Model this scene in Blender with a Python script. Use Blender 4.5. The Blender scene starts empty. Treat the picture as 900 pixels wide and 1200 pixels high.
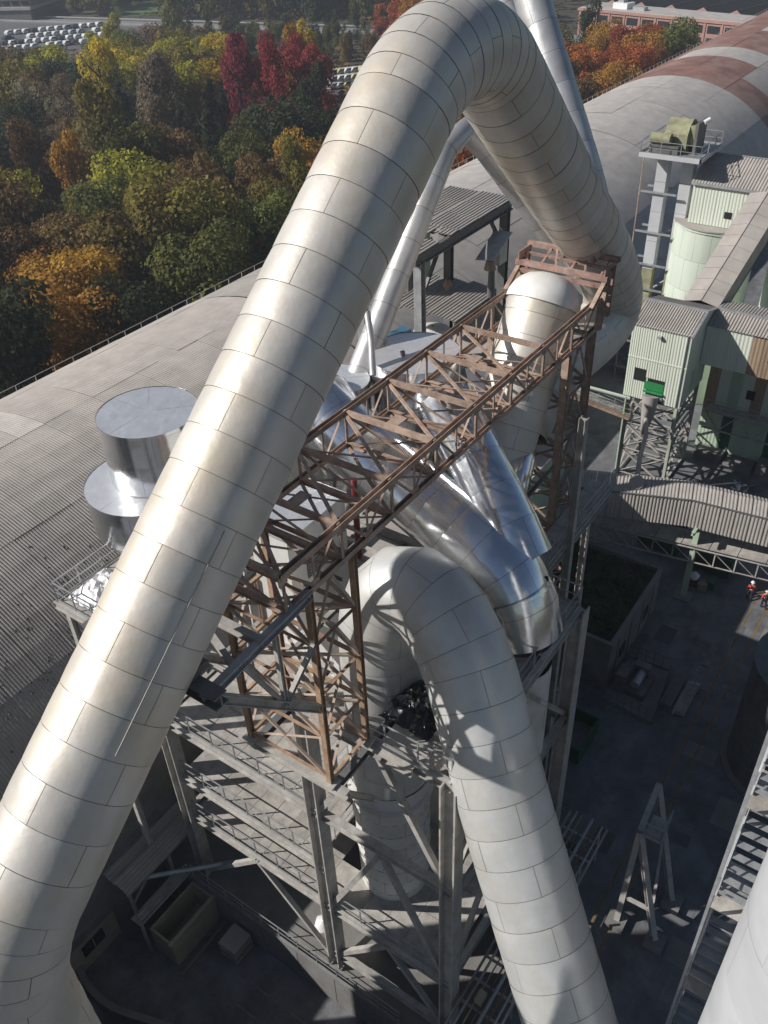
import bpy, bmesh, math, random
from mathutils import Vector, Matrix, noise
random.seed(7)
R = math.radians
C = bpy.context.scene.collection
# ------------------------------------------------------------------ camera
F = 1028.0; H = 48.0; PITCH = R(37.04); ROLL = R(-2.66); AZ = R(36.2)
# world x runs along the truss, world y across it, z up; the camera stands at (0, 0, H)
_rt = Vector((math.sin(AZ), -math.cos(AZ), 0)); _fh = Vector((math.cos(AZ), math.sin(AZ), 0))
_f = _fh * math.cos(PITCH) - Vector((0, 0, math.sin(PITCH))); _up = _rt.cross(_f)
CX = _rt * math.cos(ROLL) + _up * math.sin(ROLL); CY = -_rt * math.sin(ROLL) + _up * math.cos(ROLL); CZ = -_f
cam = bpy.data.objects.new('camera', bpy.data.cameras.new('camera')); C.objects.link(cam)
cam.matrix_world = Matrix(((CX.x, CY.x, CZ.x, 0), (CX.y, CY.y, CZ.y, 0), (CX.z, CY.z, CZ.z, H), (0, 0, 0, 1)))
cam.data.sensor_fit = 'VERTICAL'; cam.data.sensor_height = 24; cam.data.lens = F / 1200 * 24
cam.data.clip_start = 0.5; cam.data.clip_end = 6000
bpy.context.scene.camera = cam
# ------------------------------------------------------------------ light
SUN_EL = R(35); SUN_AZ = math.atan2(.77, -.64)       # towards the sun, angle from +x
w = bpy.data.worlds.new('World'); bpy.context.scene.world = w; w.use_nodes = True
nt = w.node_tree; bg = nt.nodes['Background']; sky = nt.nodes.new('ShaderNodeTexSky')
sky.sky_type = 'NISHITA'; sky.sun_disc = False; sky.sun_elevation = SUN_EL; sky.sun_rotation = R(90) - SUN_AZ
sky.altitude = 200; sky.dust_density = 1.0
nt.links.new(sky.outputs[0], bg.inputs[0]); bg.inputs[1].default_value = 0.05
sl = bpy.data.lights.new('sun', 'SUN'); sl.energy = 4.6; sl.angle = R(0.53); sl.color = (1, .96, .91)
so = bpy.data.objects.new('sun', sl); C.objects.link(so)
sd = Vector((math.cos(SUN_AZ) * math.cos(SUN_EL), math.sin(SUN_AZ) * math.cos(SUN_EL), math.sin(SUN_EL)))
so.rotation_euler = sd.to_track_quat('Z', 'Y').to_euler(); so.location = (0, 0, 120)
vs = bpy.context.scene.view_settings
vs.view_transform = 'Standard'; vs.look = 'None'; vs.gamma = 1; vs.exposure = 0.18; vs.use_curve_mapping = False
bpy.context.scene.cycles.max_bounces = 6
# ------------------------------------------------------------------ pixel -> place
def ray(px, py): return (px - 450) / F * CX + (600 - py) / F * CY - CZ
def hit(px, py, t): return Vector((0, 0, H)) + ray(px, py) * t
def atz(px, py, z): r = ray(px, py); return hit(px, py, (z - H) / r.z)
def atx(px, py, x): r = ray(px, py); return hit(px, py, x / r.x)
def aty(px, py, y): r = ray(px, py); return hit(px, py, y / r.y)
atd = hit
def proj(p):
    q = Vector(p) - Vector((0, 0, H)); d = -q.dot(CZ)
    return (450 + F * q.dot(CX) / d, 600 - F * q.dot(CY) / d, d)
# ------------------------------------------------------------------ materials
def mat(name, col, rough=.6, metal=0., var=.12, nscale=1.2, bump=.1, bscale=12, stain=None, stain_amt=.4, stain_scale=.5, rnd=.1, streak=False, spec=.5):
    m = bpy.data.materials.new(name); m.use_nodes = True
    t = m.node_tree; N = t.nodes; L = t.links; b = N['Principled BSDF']
    b.inputs['Roughness'].default_value = rough; b.inputs['Metallic'].default_value = metal
    b.inputs['Specular IOR Level'].default_value = spec
    g = N.new('ShaderNodeNewGeometry'); mp = N.new('ShaderNodeMapping'); L.new(g.outputs['Position'], mp.inputs[0])
    if streak: mp.inputs['Scale'].default_value = (1, 1, .15)
    n1 = N.new('ShaderNodeTexNoise'); n1.inputs['Scale'].default_value = nscale; n1.inputs['Detail'].default_value = 6; n1.inputs['Roughness'].default_value = .65
    L.new(mp.outputs[0], n1.inputs['Vector'])
    cr = N.new('ShaderNodeValToRGB'); e = cr.color_ramp.elements
    e[0].position = .3; e[1].position = .7
    e[0].color = tuple(max(0, c * (1 - var * 1.6)) for c in col) + (1,); e[1].color = tuple(min(1, c * (1 + var)) for c in col) + (1,)
    L.new(n1.outputs[0], cr.inputs[0]); out = cr.outputs[0]
    if stain:
        n2 = N.new('ShaderNodeTexNoise'); n2.inputs['Scale'].default_value = stain_scale; n2.inputs['Detail'].default_value = 8; n2.inputs['Roughness'].default_value = .7
        L.new(mp.outputs[0], n2.inputs['Vector'])
        r2 = N.new('ShaderNodeMapRange'); r2.inputs[1].default_value = .48; r2.inputs[2].default_value = .68; r2.inputs[4].default_value = stain_amt
        L.new(n2.outputs[0], r2.inputs[0])
        mx = N.new('ShaderNodeMixRGB'); mx.inputs[2].default_value = tuple(stain) + (1,); L.new(r2.outputs[0], mx.inputs[0]); L.new(out, mx.inputs[1]); out = mx.outputs[0]
    if rnd:
        oi = N.new('ShaderNodeObjectInfo'); mr = N.new('ShaderNodeMapRange'); mr.inputs[3].default_value = 1 - rnd; mr.inputs[4].default_value = 1 + rnd * .6
        L.new(oi.outputs['Random'], mr.inputs[0])
        hs = N.new('ShaderNodeHueSaturation'); L.new(mr.outputs[0], hs.inputs['Value']); L.new(out, hs.inputs['Color']); out = hs.outputs[0]
    L.new(out, b.inputs['Base Color'])
    if bump:
        n3 = N.new('ShaderNodeTexNoise'); n3.inputs['Scale'].default_value = bscale; n3.inputs['Detail'].default_value = 4
        L.new(g.outputs['Position'], n3.inputs['Vector'])
        bp = N.new('ShaderNodeBump'); bp.inputs['Strength'].default_value = bump; bp.inputs['Distance'].default_value = .05
        L.new(n3.outputs[0], bp.inputs['Height']); L.new(bp.outputs[0], b.inputs['Normal'])
        rr = N.new('ShaderNodeMapRange'); rr.inputs[3].default_value = max(.02, rough - .08); rr.inputs[4].default_value = min(1, rough + .12)
        L.new(n1.outputs[0], rr.inputs[0]); L.new(rr.outputs[0], b.inputs['Roughness'])
    return m
M = {}
M['clad'] = mat('weathered_aluminium', (.62, .585, .535), .44, .32, .08, .5, .6, 1.0, (.58, .49, .35), .65, .28, .05)
M['clad2'] = mat('grey_aluminium', (.58, .585, .57), .44, .32, .08, .6, .45, 1.1, (.50, .46, .38), .5, .4, .03)
M['clad3'] = mat('dusty_cladding', (.70, .69, .66), .6, .1, .08, .6, .4, 1.5, (.5, .47, .4), .4, .5, .06)
M['pipe'] = mat('pale_pipe_metal', (.55, .55, .55), .4, .5, .1, .7, .3, 1.5, (.4, .38, .36), .4, .6, .08)
M['silver'] = mat('bright_aluminium', (.84, .85, .87), .16, .97, .05, .8, .5, .8, (.55, .54, .52), .35, .6, .05)
M['silver_top'] = mat('crumpled_aluminium', (.76, .77, .79), .36, .6, .05, .8, .8, 1.8, (.66, .64, .60), .3, .9, .03)
M['core'] = mat('seam_brown', (.24, .19, .145), .8, 0, .2, 2, 0, rnd=0)  # brown core tube, visible as dark joints between the panels
M['seam'] = mat('seam_trim', (.6, .6, .58), .45, .3, .1, 2, 0, rnd=0)
M['rust'] = mat('rusty_steel', (.40, .29, .225), .8, .0, .25, 2.5, .2, 20, (.22, .13, .09), .8, .9, .18)
M['rust_red'] = mat('red_oxide_steel', (.33, .20, .165), .75, .0, .3, 2.5, .2, 20, (.46, .38, .33), .6, 1.2, .1)
M['rust_orange'] = mat('orange_rust_steel', (.38, .25, .16), .8, .0, .3, 2.5, .2, 20, (.26, .14, .08), .7, 1., .15)
M['dust_rust'] = mat('dust_covered_rusty_steel', (.44, .35, .28), .85, .0, .2, 2.5, .2, 20, (.30, .20, .14), .6, .9, .12)
M['dust_steel'] = mat('dusty_grey_steel', (.43, .41, .38), .75, .1, .18, 1.5, .2, 15, (.22, .2, .18), .6, .7, .12)
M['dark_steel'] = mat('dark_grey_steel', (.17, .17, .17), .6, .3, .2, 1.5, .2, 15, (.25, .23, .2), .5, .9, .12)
M['galv'] = mat('galvanised_steel', (.42, .43, .44), .5, .5, .15, 2, .1, 15, rnd=.1)
M['grating'] = mat('dusty_grating', (.42, .395, .36), .85, 0, .2, 1.5, .4, 25, (.22, .2, .18), .6, .6, .12)
M['concrete'] = mat('concrete', (.20, .195, .185), .85, 0, .15, .8, .3, 8, (.18, .17, .155), .6, .3, .05)
M['yard'] = mat('yard_concrete', (.165, .17, .182), .85, 0, .25, .5, .3, 5, (.075, .072, .07), .85, .35, .10)
M['soil'] = mat('forest_floor', (.055, .048, .03), .95, 0, .3, .1, .4, 2, (.03, .035, .018), .7, .06, 0)
M['grass'] = mat('grass', (.09, .14, .045), .95, 0, .3, .3, .4, 5, (.05, .07, .02), .5, .2, 0)
M['roofgrey'] = mat('fibre_cement_sheet', (.37, .34, .31), .85, 0, .10, .6, .2, 9, (.25, .235, .22), .5, .25, .035)
M['roofbrown'] = mat('red_brown_roof_sheet', (.24, .125, .10), .8, 0, .25, .4, .2, 9, (.33, .24, .20), .8, .12, .12)
M['rooflight'] = mat('pale_roof_sheet', (.45, .42, .39), .8, 0, .12, .5, .2, 9, (.36, .33, .305), .5, .2, .05)
M['lichen'] = mat('moss_clump', (.11, .105, .08), .95, 0, .3, 3, .3, 9)
M['green_clad'] = mat('pale_green_sheet', (.62, .66, .565), .5, 0, .06, .7, .08, 5, (.45, .47, .38), .45, .35, .03, streak=True)
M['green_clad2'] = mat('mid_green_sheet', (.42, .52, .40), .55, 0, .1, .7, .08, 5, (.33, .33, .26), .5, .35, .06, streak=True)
M['rusty_sheet'] = mat('rusty_sheet', (.33, .24, .16), .7, 0, .2, 1, .1, 5, (.2, .13, .09), .6, .5, .1, streak=True)
M['green_paint'] = mat('bright_green_paint', (.03, .25, .08), .5, 0, .15, 1, .05, 5)
M['darkgreen'] = mat('dark_green_paint', (.035, .09, .05), .6, 0, .2, 1, .05, 5)
M['silo'] = mat('pale_green_silo', (.60, .66, .565), .5, 0, .07, .4, .08, 3, (.46, .48, .38), .45, .3, .02, streak=True)
M['olive'] = mat('olive_paint', (.30, .30, .18), .7, 0, .25, 1, .2, 9, (.17, .13, .08), .8, 1.1, .15)
M['tankpaint'] = mat('pale_grey_paint', (.52, .53, .55), .5, .1, .06, .4, .15, 2, (.5, .5, .5), .4, .3, .04)
M['dark'] = mat('dark_opening', (.012, .012, .012), .9, 0, .1, 1, 0, rnd=0)
M['beige'] = mat('beige_panel', (.36, .33, .24), .7, 0, .1, 1, .1, 8, (.25, .22, .16), .5, .6, .05)
M['blue'] = mat('blue_machine_paint', (.06, .15, .24), .5, 0, .2, 1, .1, 8)
M['yellow'] = mat('worn_yellow_paint', (.22, .13, .035), .8, 0, .3, 1.2, .1, 8, (.17, .15, .10), .9, 1.1, 0)
M['wood'] = mat('old_timber', (.34, .28, .21), .85, 0, .25, 2, .3, 12, (.2, .16, .12), .5, 1.5, .2)
M['plastic'] = mat('white_plastic_sheet', (.75, .75, .76), .3, 0, .1, 2, 1.0, 3)
M['red'] = mat('red_paint', (.16, .02, .02), .5, 0, .15, 1, .05, 8)
M['hivis'] = mat('red_work_jacket', (.75, .05, .03), .8, 0, .1, 5, .1, 9, rnd=0)
M['cloth_dark'] = mat('dark_trousers', (.02, .022, .03), .9, 0, .1, 5, .1, 9, rnd=0)
M['white'] = mat('white_plastic', (.8, .8, .8), .4, 0, .05, 5, 0, rnd=0)
M['skin'] = mat('skin', (.45, .27, .19), .6, 0, .05, 5, 0, rnd=0)
M['brickpink'] = mat('pink_render', (.38, .22, .18), .85, 0, .1, .3, .1, 3, rnd=.03)
M['asphalt'] = mat('asphalt', (.10, .10, .105), .9, 0, .15, .3, .1, 3, rnd=0)
M['road'] = mat('pale_road', (.20, .195, .185), .9, 0, .12, .3, .1, 3, rnd=0)
M['glass'] = mat('dark_glass', (.03, .035, .04), .1, 0, .1, 1, 0, rnd=.1)
M['bark'] = mat('bark', (.08, .065, .05), .95, 0, .3, 3, .4, 9)
M['moss'] = mat('roof_vegetation', (.035, .05, .02), .95, 0, .5, .9, .8, 6, (.07, .06, .025), .5, .8, 0)
def carpaint(n, c): return mat(n, c, .25, .1, .05, 1, 0, rnd=.05)
CARS = [carpaint('white_car_paint', (.75, .75, .74)), carpaint('silver_car_paint', (.5, .5, .52)), carpaint('pale_yellow_car_paint', (.65, .62, .35)), carpaint('dark_car_paint', (.05, .055, .07))]
def leafmat(name, c1, c2):
    m = bpy.data.materials.new(name); m.use_nodes = True; t = m.node_tree; N = t.nodes; L = t.links; b = N['Principled BSDF']
    b.inputs['Roughness'].default_value = .8; b.inputs['Specular IOR Level'].default_value = .2
    g = N.new('ShaderNodeNewGeometry'); n = N.new('ShaderNodeTexNoise'); n.inputs['Scale'].default_value = .45; n.inputs['Detail'].default_value = 3
    L.new(g.outputs['Position'], n.inputs['Vector'])
    n2 = N.new('ShaderNodeTexNoise'); n2.inputs['Scale'].default_value = 3.; L.new(g.outputs['Position'], n2.inputs['Vector'])
    ad = N.new('ShaderNodeMath'); ad.operation = 'ADD'; L.new(n.outputs[0], ad.inputs[0]); L.new(n2.outputs[0], ad.inputs[1])
    mr = N.new('ShaderNodeMapRange'); mr.inputs[1].default_value = .75; mr.inputs[2].default_value = 1.25; L.new(ad.outputs[0], mr.inputs[0])
    mx = N.new('ShaderNodeMixRGB'); mx.inputs[1].default_value = c1 + (1,); mx.inputs[2].default_value = c2 + (1,); L.new(mr.outputs[0], mx.inputs[0])
    oi = N.new('ShaderNodeObjectInfo'); m2 = N.new('ShaderNodeMapRange'); m2.inputs[3].default_value = .7; m2.inputs[4].default_value = 1.25; L.new(oi.outputs['Random'], m2.inputs[0])
    m3 = N.new('ShaderNodeMapRange'); m3.inputs[3].default_value = .485; m3.inputs[4].default_value = .515; L.new(oi.outputs['Random'], m3.inputs[0])
    hs = N.new('ShaderNodeHueSaturation'); L.new(m2.outputs[0], hs.inputs['Value']); L.new(m3.outputs[0], hs.inputs['Hue']); L.new(mx.outputs[0], hs.inputs['Color'])
    L.new(hs.outputs[0], b.inputs['Base Color'])
    tr = N.new('ShaderNodeBsdfTranslucent'); ms = N.new('ShaderNodeMixShader'); ms.inputs[0].default_value = .35; L.new(hs.outputs[0], tr.inputs[0]); L.new(b.outputs[0], ms.inputs[1]); L.new(tr.outputs[0], ms.inputs[2]); L.new(ms.outputs[0], N['Material Output'].inputs[0])
    return m
LEAF = dict(green=leafmat('green_leaves', (.075, .085, .022), (.16, .16, .035)), dark=leafmat('dark_green_leaves', (.03, .042, .02), (.07, .085, .035)),
            olive=leafmat('olive_leaves', (.13, .11, .026), (.27, .215, .045)), yellow=leafmat('yellow_leaves', (.34, .24, .02), (.62, .44, .035)), lime=leafmat('yellow_green_leaves', (.19, .18, .022), (.38, .33, .04)),
            red=leafmat('crimson_leaves', (.20, .03, .035), (.40, .06, .065)), orange=leafmat('orange_leaves', (.26, .13, .025), (.50, .26, .04)), rust=leafmat('russet_leaves', (.24, .06, .02), (.46, .13, .03)),
            brown=leafmat('brown_leaves', (.13, .08, .032), (.24, .15, .055)), bare=leafmat('bare_twigs', (.17, .135, .09), (.27, .215, .14)))
# ------------------------------------------------------------------ mesh helpers
def tag(o, label=None, cat=None, group=None, kind=None):
    if label: o['label'] = label
    if cat: o['category'] = cat
    if group: o['group'] = group
    if kind: o['kind'] = kind
    return o
def thing(name, label, cat, loc=(0, 0, 0), group=None):
    o = bpy.data.objects.new(name, None); C.objects.link(o); o.location = loc; o.empty_display_size = .3
    return tag(o, label, cat, group)
def link(name, me, parent=None, loc=None):
    o = bpy.data.objects.new(name, me); C.objects.link(o)
    if loc is not None: o.location = loc
    if parent is not None:
        o.parent = parent; o.matrix_parent_inverse = Matrix.Translation(-wloc(parent))
    return o
def wloc(o): return Vector(o.location)
class MB:
    def __init__(s): s.v = []; s.f = []; s.sm = []
    def add(s, vs, fs, smooth=False):
        b = len(s.v); s.v += [tuple(v) for v in vs]; s.f += [tuple(i + b for i in f) for f in fs]; s.sm += [smooth] * len(fs); return s
    def box(s, a, b):
        x0, y0, z0 = a; x1, y1, z1 = b
        s.add([(x0, y0, z0), (x1, y0, z0), (x1, y1, z0), (x0, y1, z0), (x0, y0, z1), (x1, y0, z1), (x1, y1, z1), (x0, y1, z1)],
              [(0, 3, 2, 1), (4, 5, 6, 7), (0, 1, 5, 4), (1, 2, 6, 5), (2, 3, 7, 6), (3, 0, 4, 7)]); return s
    def bar(s, p, q, w, h=None, up=(0, 0, 1)):
        h = h or w; p = Vector(p); q = Vector(q); d = (q - p).normalized(); up = Vector(up)
        if abs(d.dot(up)) > .98: up = Vector((1, 0, 0))
        a = d.cross(up).normalized() * w / 2; b = a.cross(d).normalized() * h / 2
        vs = [p - a - b, p + a - b, p + a + b, p - a + b, q - a - b, q + a - b, q + a + b, q - a + b]
        s.add(vs, [(0, 3, 2, 1), (4, 5, 6, 7), (0, 1, 5, 4), (1, 2, 6, 5), (2, 3, 7, 6), (3, 0, 4, 7)]); return s
    def tube(s, pts, r, n=8, cap=True):
        pts = [Vector(p) for p in pts]; rs = r if isinstance(r, (list, tuple)) else [r] * len(pts)
        fr = frames(pts); vs = []
        for (p, t, a, b), rr in zip(fr, rs):
            vs += [p + (a * math.cos(2 * math.pi * k / n) + b * math.sin(2 * math.pi * k / n)) * rr for k in range(n)]
        fs = [(i * n + k, i * n + (k + 1) % n, (i + 1) * n + (k + 1) % n, (i + 1) * n + k) for i in range(len(pts) - 1) for k in range(n)]
        s.add(vs, fs, True)
        if cap: s.add(vs[:n], [tuple(reversed(range(n)))]); s.add(vs[-n:], [tuple(range(n))])
        return s
    def cyl(s, c, r, z0, z1, n=24, r2=None, cap=True):
        return s.tube([(c[0], c[1], z0), (c[0], c[1], z1)], [r, r if r2 is None else r2], n, cap)
    def poly(s, pts, z0, z1):
        n = len(pts); s.add([(x, y, z0) for x, y in pts] + [(x, y, z1) for x, y in pts], [tuple(reversed(range(n))), tuple(range(n, 2 * n))] + [(i, (i + 1) % n, n + (i + 1) % n, n + i) for i in range(n)]); return s
    def quad(s, a, b, c, d): s.add([a, b, c, d], [(0, 1, 2, 3)]); return s
    def sheet(s, a, b, c, d, th=.03):       # a thick panel a-b-c-d
        a, b, c, d = map(Vector, (a, b, c, d)); n = (b - a).cross(d - a).normalized() * th
        s.add([a, b, c, d, a - n, b - n, c - n, d - n], [(0, 1, 2, 3), (7, 6, 5, 4), (0, 4, 5, 1), (1, 5, 6, 2), (2, 6, 7, 3), (3, 7, 4, 0)]); return s
    def mesh(s, name, m):
        me = bpy.data.meshes.new(name); me.from_pydata(s.v, [], s.f)
        if any(s.sm): me.polygons.foreach_set('use_smooth', s.sm)
        me.materials.append(M[m] if isinstance(m, str) else m); me.update(); return me
    def build(s, name, m, parent=None): return link(name, s.mesh(name, m), parent)
def frames(pts, b0=None):
    out = []; n = len(pts); prev = None
    for i, p in enumerate(pts):
        t = (pts[min(i + 1, n - 1)] - pts[max(i - 1, 0)]).normalized()
        if prev is None:
            ref = Vector(b0) if b0 else (Vector((0, 1, 0)) if abs(t.y) < .9 else Vector((1, 0, 0)))
            a = (ref - t * ref.dot(t)).normalized()
        else: a = (prev - t * prev.dot(t)).normalized()
        prev = a; out.append((p, t, a, t.cross(a)))
    return out
def spline(ctrl, n=16):
    P = [Vector(c) for c in ctrl]; P = [P[0] * 2 - P[1]] + P + [P[-1] * 2 - P[-2]]; out = []
    for i in range(1, len(P) - 2):
        for k in range(n):
            t = k / n; a, b, c, d = P[i - 1:i + 3]
            out.append(.5 * ((2 * b) + (c - a) * t + (2 * a - 5 * b + 4 * c - d) * t * t + (3 * b - a - 3 * c + d) * t ** 3))
    out.append(P[-2]); return out
def fillet(ctrl, n=10):
    # polyline with (point, radius) corners rounded by true arcs
    P = [Vector(c[0]) for c in ctrl]; Rr = [c[1] for c in ctrl]; out = [P[0]]
    for i in range(1, len(P) - 1):
        a = (P[i - 1] - P[i]).normalized(); b = (P[i + 1] - P[i]).normalized(); r = Rr[i]
        if r <= 0: out.append(P[i]); continue
        th = math.acos(max(-1, min(1, a.dot(b)))); L = r / math.tan(th / 2); cen = P[i] + (a + b).normalized() * (r / math.sin(th / 2))
        s = P[i] + a * L; e = P[i] + b * L; v0 = s - cen; v1 = e - cen; tot = math.pi - th
        for k in range(n + 1):
            f = k / n; out.append(cen + (v0 * math.sin((1 - f) * tot) + v1 * math.sin(f * tot)) / math.sin(tot))
    out.append(P[-1]); return out
def resample(pts, step):
    pts = [Vector(p) for p in pts]; d = [0]
    for a, b in zip(pts, pts[1:]): d.append(d[-1] + (b - a).length)
    L = d[-1]; n = max(1, round(L / step)); out = []; j = 0
    for k in range(n + 1):
        s = L * k / n
        while j < len(pts) - 2 and d[j + 1] < s: j += 1
        out.append(pts[j].lerp(pts[j + 1], (s - d[j]) / max(1e-6, d[j + 1] - d[j])))
    return out
def bendsample(pts, step, bend):
    P = resample(pts, .05); out = [P[0]]; acc = 0
    for i in range(1, len(P) - 1):
        acc += (P[i] - P[i - 1]).length; a = (P[i] - P[max(0, i - 8)]).normalized(); b = (P[min(len(P) - 1, i + 8)] - P[i]).normalized()
        if acc >= (bend if a.dot(b) < .9985 else step): out.append(P[i]); acc = 0
    if acc < step * .4: out.pop()
    out.append(P[-1]); return out
def clad(parent, path, r, ring, npan, m, b0=None, seg=None, part='cladding_panel', off=0, gap=.017, core=True, bulge=.010, phase=0.0, bend=None, wob=.055):
    """sheet metal cladding: every curved panel its own part over a dark core tube; r may be a function of arc fraction"""
    P = bendsample(path, ring, bend) if bend else resample(path, ring); n = len(P) - 1; fr = frames(P, b0); seg = seg or max(3, round(24 / npan))
    rf = r if callable(r) else (lambda f: r)
    if core:
        cp = MB(); cp.tube([p for p in P], [rf(i / n) - .03 for i in range(n + 1)], 28, False); cp.build('duct_core', 'core', parent)
    for i in range(n):
        (p0, t0, a0, b0_), (p1, t1, a1, b1_) = fr[i], fr[i + 1]
        L = (p1 - p0).length; g = gap / 2 / L; sh = phase + (.5 if i % 2 else 0)
        for k in range(npan):
            th0 = 2 * math.pi * (k + sh) / npan; th1 = 2 * math.pi * (k + 1 + sh) / npan
            gm = gap / 2 / rf(i / n); jit = random.uniform(-.004, .006); vs = []; nv = []; tw = random.uniform(-wob, wob); tl = random.uniform(-wob, wob); rows = (g, .33, .67, 1 - g)
            for j, f in enumerate(rows):
                rr = rf((i + f) / n) + jit + (bulge if 0 < j < 3 else 0) - .006 * f
                c = p0.lerp(p1, f); A = a0.lerp(a1, f); B = b0_.lerp(b1_, f)
                for q in range(seg + 1):
                    th = th0 + gm + (th1 - th0 - 2 * gm) * q / seg; e = A * math.cos(th) + B * math.sin(th); vs.append(c + e * rr)
                    slope = (rf(i / n) - rf((i + 1) / n)) / L; tg = (p1 - p0) / L
                    nv.append((e + tg * (slope + (f - .5) * wob * 1.4 + tl * .5) + tg.cross(e) * tw * .6).normalized())
            s1 = seg + 1
            fs = [(j * s1 + q, j * s1 + q + 1, (j + 1) * s1 + q + 1, (j + 1) * s1 + q) for j in range(3) for q in range(seg)]
            mb = MB(); mb.add(vs, fs, True); o = mb.build(part, m, parent); o.data.normals_split_custom_set_from_vertices([tuple(x) for x in nv])
    return P
_unit = {}
def unit(kind, m):
    key = (kind, m)
    if key in _unit: return _unit[key]
    mb = MB()
    if kind == 'box': mb.box((-.5, -.5, 0), (.5, .5, 1))
    elif kind == 'H':
        mb.box((-.5, -.5, 0), (.5, -.4, 1)); mb.box((-.5, .4, 0), (.5, .5, 1)); mb.box((-.06, -.4, 0), (.06, .4, 1))
    elif kind == 'L': mb.box((-.5, -.5, 0), (.5, -.36, 1)); mb.box((-.5, -.36, 0), (-.36, .5, 1))
    elif kind == 'U': mb.box((-.5, -.5, 0), (.5, -.38, 1)); mb.box((-.5, -.38, 0), (-.38, .5, 1)); mb.box((.38, -.38, 0), (.5, .5, 1))
    elif kind == 'tube': mb.tube([(0, 0, 0), (0, 0, 1)], .5, 10)
    _unit[key] = mb.mesh(kind + '_section', m); return _unit[key]
def member(name, p, q, w, h, m, parent, sec='box', up=(0, 0, 1)):
    p = Vector(p); q = Vector(q); d = q - p; L = d.length; d.normalize(); up = Vector(up)
    if abs(d.dot(up)) > .98: up = Vector((1, 0, 0))
    a = d.cross(up).normalized(); b = d.cross(a)
    o = bpy.data.objects.new(name, unit(sec, m)); C.objects.link(o)
    mt = Matrix(((a.x * w, b.x * h, d.x * L, p.x), (a.y * w, b.y * h, d.y * L, p.y), (a.z * w, b.z * h, d.z * L, p.z), (0, 0, 0, 1)))
    if parent is not None:
        o.parent = parent; o.matrix_parent_inverse = Matrix.Translation(-Vector(parent.location))
    o.matrix_basis = mt
    return o
def rail(parent, p, q, h=1.1, n=None, m='galv', sides=True, sp=1.45):
    """handrail as sub-assembly: one part 'railing' > posts and rails"""
    p = Vector(p); q = Vector(q); L = (q - p).length; n = n or max(1, round(L / sp)); U = Vector((0, 0, 1))
    mb = MB(); mb.bar(p + U * h, q + U * h, .05); mb.bar(p + U * h * .5, q + U * h * .5, .035); mb.sheet(p + U * .01, q + U * .01, q + U * .15, p + U * .15, .01)
    rl = mb.build('railing', m, parent)
    for i in range(n + 1): member('post', p.lerp(q, i / n), p.lerp(q, i / n) + U * h, .05, .05, m, rl)
    return rl
def deck_plates(parent, x0, x1, y0, y1, z, dx=1.5, dy=1.0, m='grating', holes=()):
    for i in range(max(1, round((x1 - x0) / dx))):
        for j in range(max(1, round((y1 - y0) / dy))):
            nx = max(1, round((x1 - x0) / dx)); ny = max(1, round((y1 - y0) / dy))
            a = x0 + (x1 - x0) * i / nx; b = x0 + (x1 - x0) * (i + 1) / nx; c = y0 + (y1 - y0) * j / ny; d = y0 + (y1 - y0) * (j + 1) / ny
            cx, cy = (a + b) / 2, (c + d) / 2
            if any((cx - hx) ** 2 + (cy - hy) ** 2 < hr * hr for hx, hy, hr in holes): continue
            zz = z + random.uniform(-.012, .012)
            MB().box((a + .012, c + .012, zz - .05), (b - .012, d - .012, zz)).build('floor_plate', m, parent)
def corr(a, b, c, d, pitch=.2, amp=.03, across=4, th=0):
    """corrugated sheet: corrugations run a->d, waves spread a->b"""
    a, b, c, d = map(Vector, (a, b, c, d)); L = (b - a).length; n = max(2, round(L / pitch)); mb = MB()
    nrm = (b - a).cross(d - a).normalized(); vs = []; k = 0; prof = []
    for i in range(n):
        prof += [(i / n, 0), ((i + .3) / n, 0), ((i + .5) / n, amp), ((i + .8) / n, amp)]
    prof.append((1, 0)); m_ = len(prof)
    for (s, h) in prof: vs.append(a.lerp(b, s) + nrm * h)
    for (s, h) in prof: vs.append(d.lerp(c, s) + nrm * h)
    mb.add(vs, [(i, i + 1, m_ + i + 1, m_ + i) for i in range(m_ - 1)]); return mb

def scale_from_camera(objs, k):
    """push finished things away from the camera station by a factor (they were measured at the wrong range)"""
    for o in objs:
        L = Vector(o.location); o.scale = (k, k, k); o.location = (L.x * k, L.y * k, H - (H - L.z) * k)
# ================================================================== SETTING
g = MB()
for (x0, x1, y0, y1) in ((-1500, 3500, -1500, 8.6), (-1500, 3.7, 8.6, 3500), (30.5, 3500, 8.6, 3500), (3.7, 30.5, 31.9, 3500)): g.box((x0, y0, -1.2), (x1, y1, -.05))
tag(g.build('ground', 'soil'), kind='structure')
def slab(name, x0, x1, y0, y1, z, m, zb=-.04): return tag(MB().box((x0, y0, zb), (x1, y1, z)).build(name, m), kind='structure')
# factory yard of poured slabs; a sunken pit and podium lie under the steel tower
PX0, PX1, PY0, PY1, PZ, PODZ = 4.0, 30.2, 8.9, 31.6, -6.2, -3.2
yard = MB()
for (x0, x1, y0, y1) in ((-30, 190, -60, PY0), (-30, PX0, PY0, 71), (PX1, 190, PY0, 71), (PX0, PX1, PY1, 71)): yard.box((x0, y0, -.3), (x1, y1, 0))
yard = tag(yard.build('yard', 'yard'), kind='structure')
for i in range(9):
    for j in range(6):
        x0 = 24 + i * 5.5; y0 = -12.7 + j * 3.6
        if x0 < PX1 and y0 + 3.6 > PY0 + .1: continue
        MB().box((x0 + .02, y0 + .02, 0), (x0 + 5.48, y0 + 3.58, .012 + random.uniform(0, .006))).build('paving_slab', 'yard', yard)
for k, y in enumerate((5.25, 6.25)):
    mb = MB(); x = 18
    while x < 60: L = random.uniform(2, 6); mb.box((x, y - .06, .022), (x + L, y + .06, .025)); x += L + random.uniform(.02, .25)
    mb.build('yellow_line', 'yellow', yard)
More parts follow.
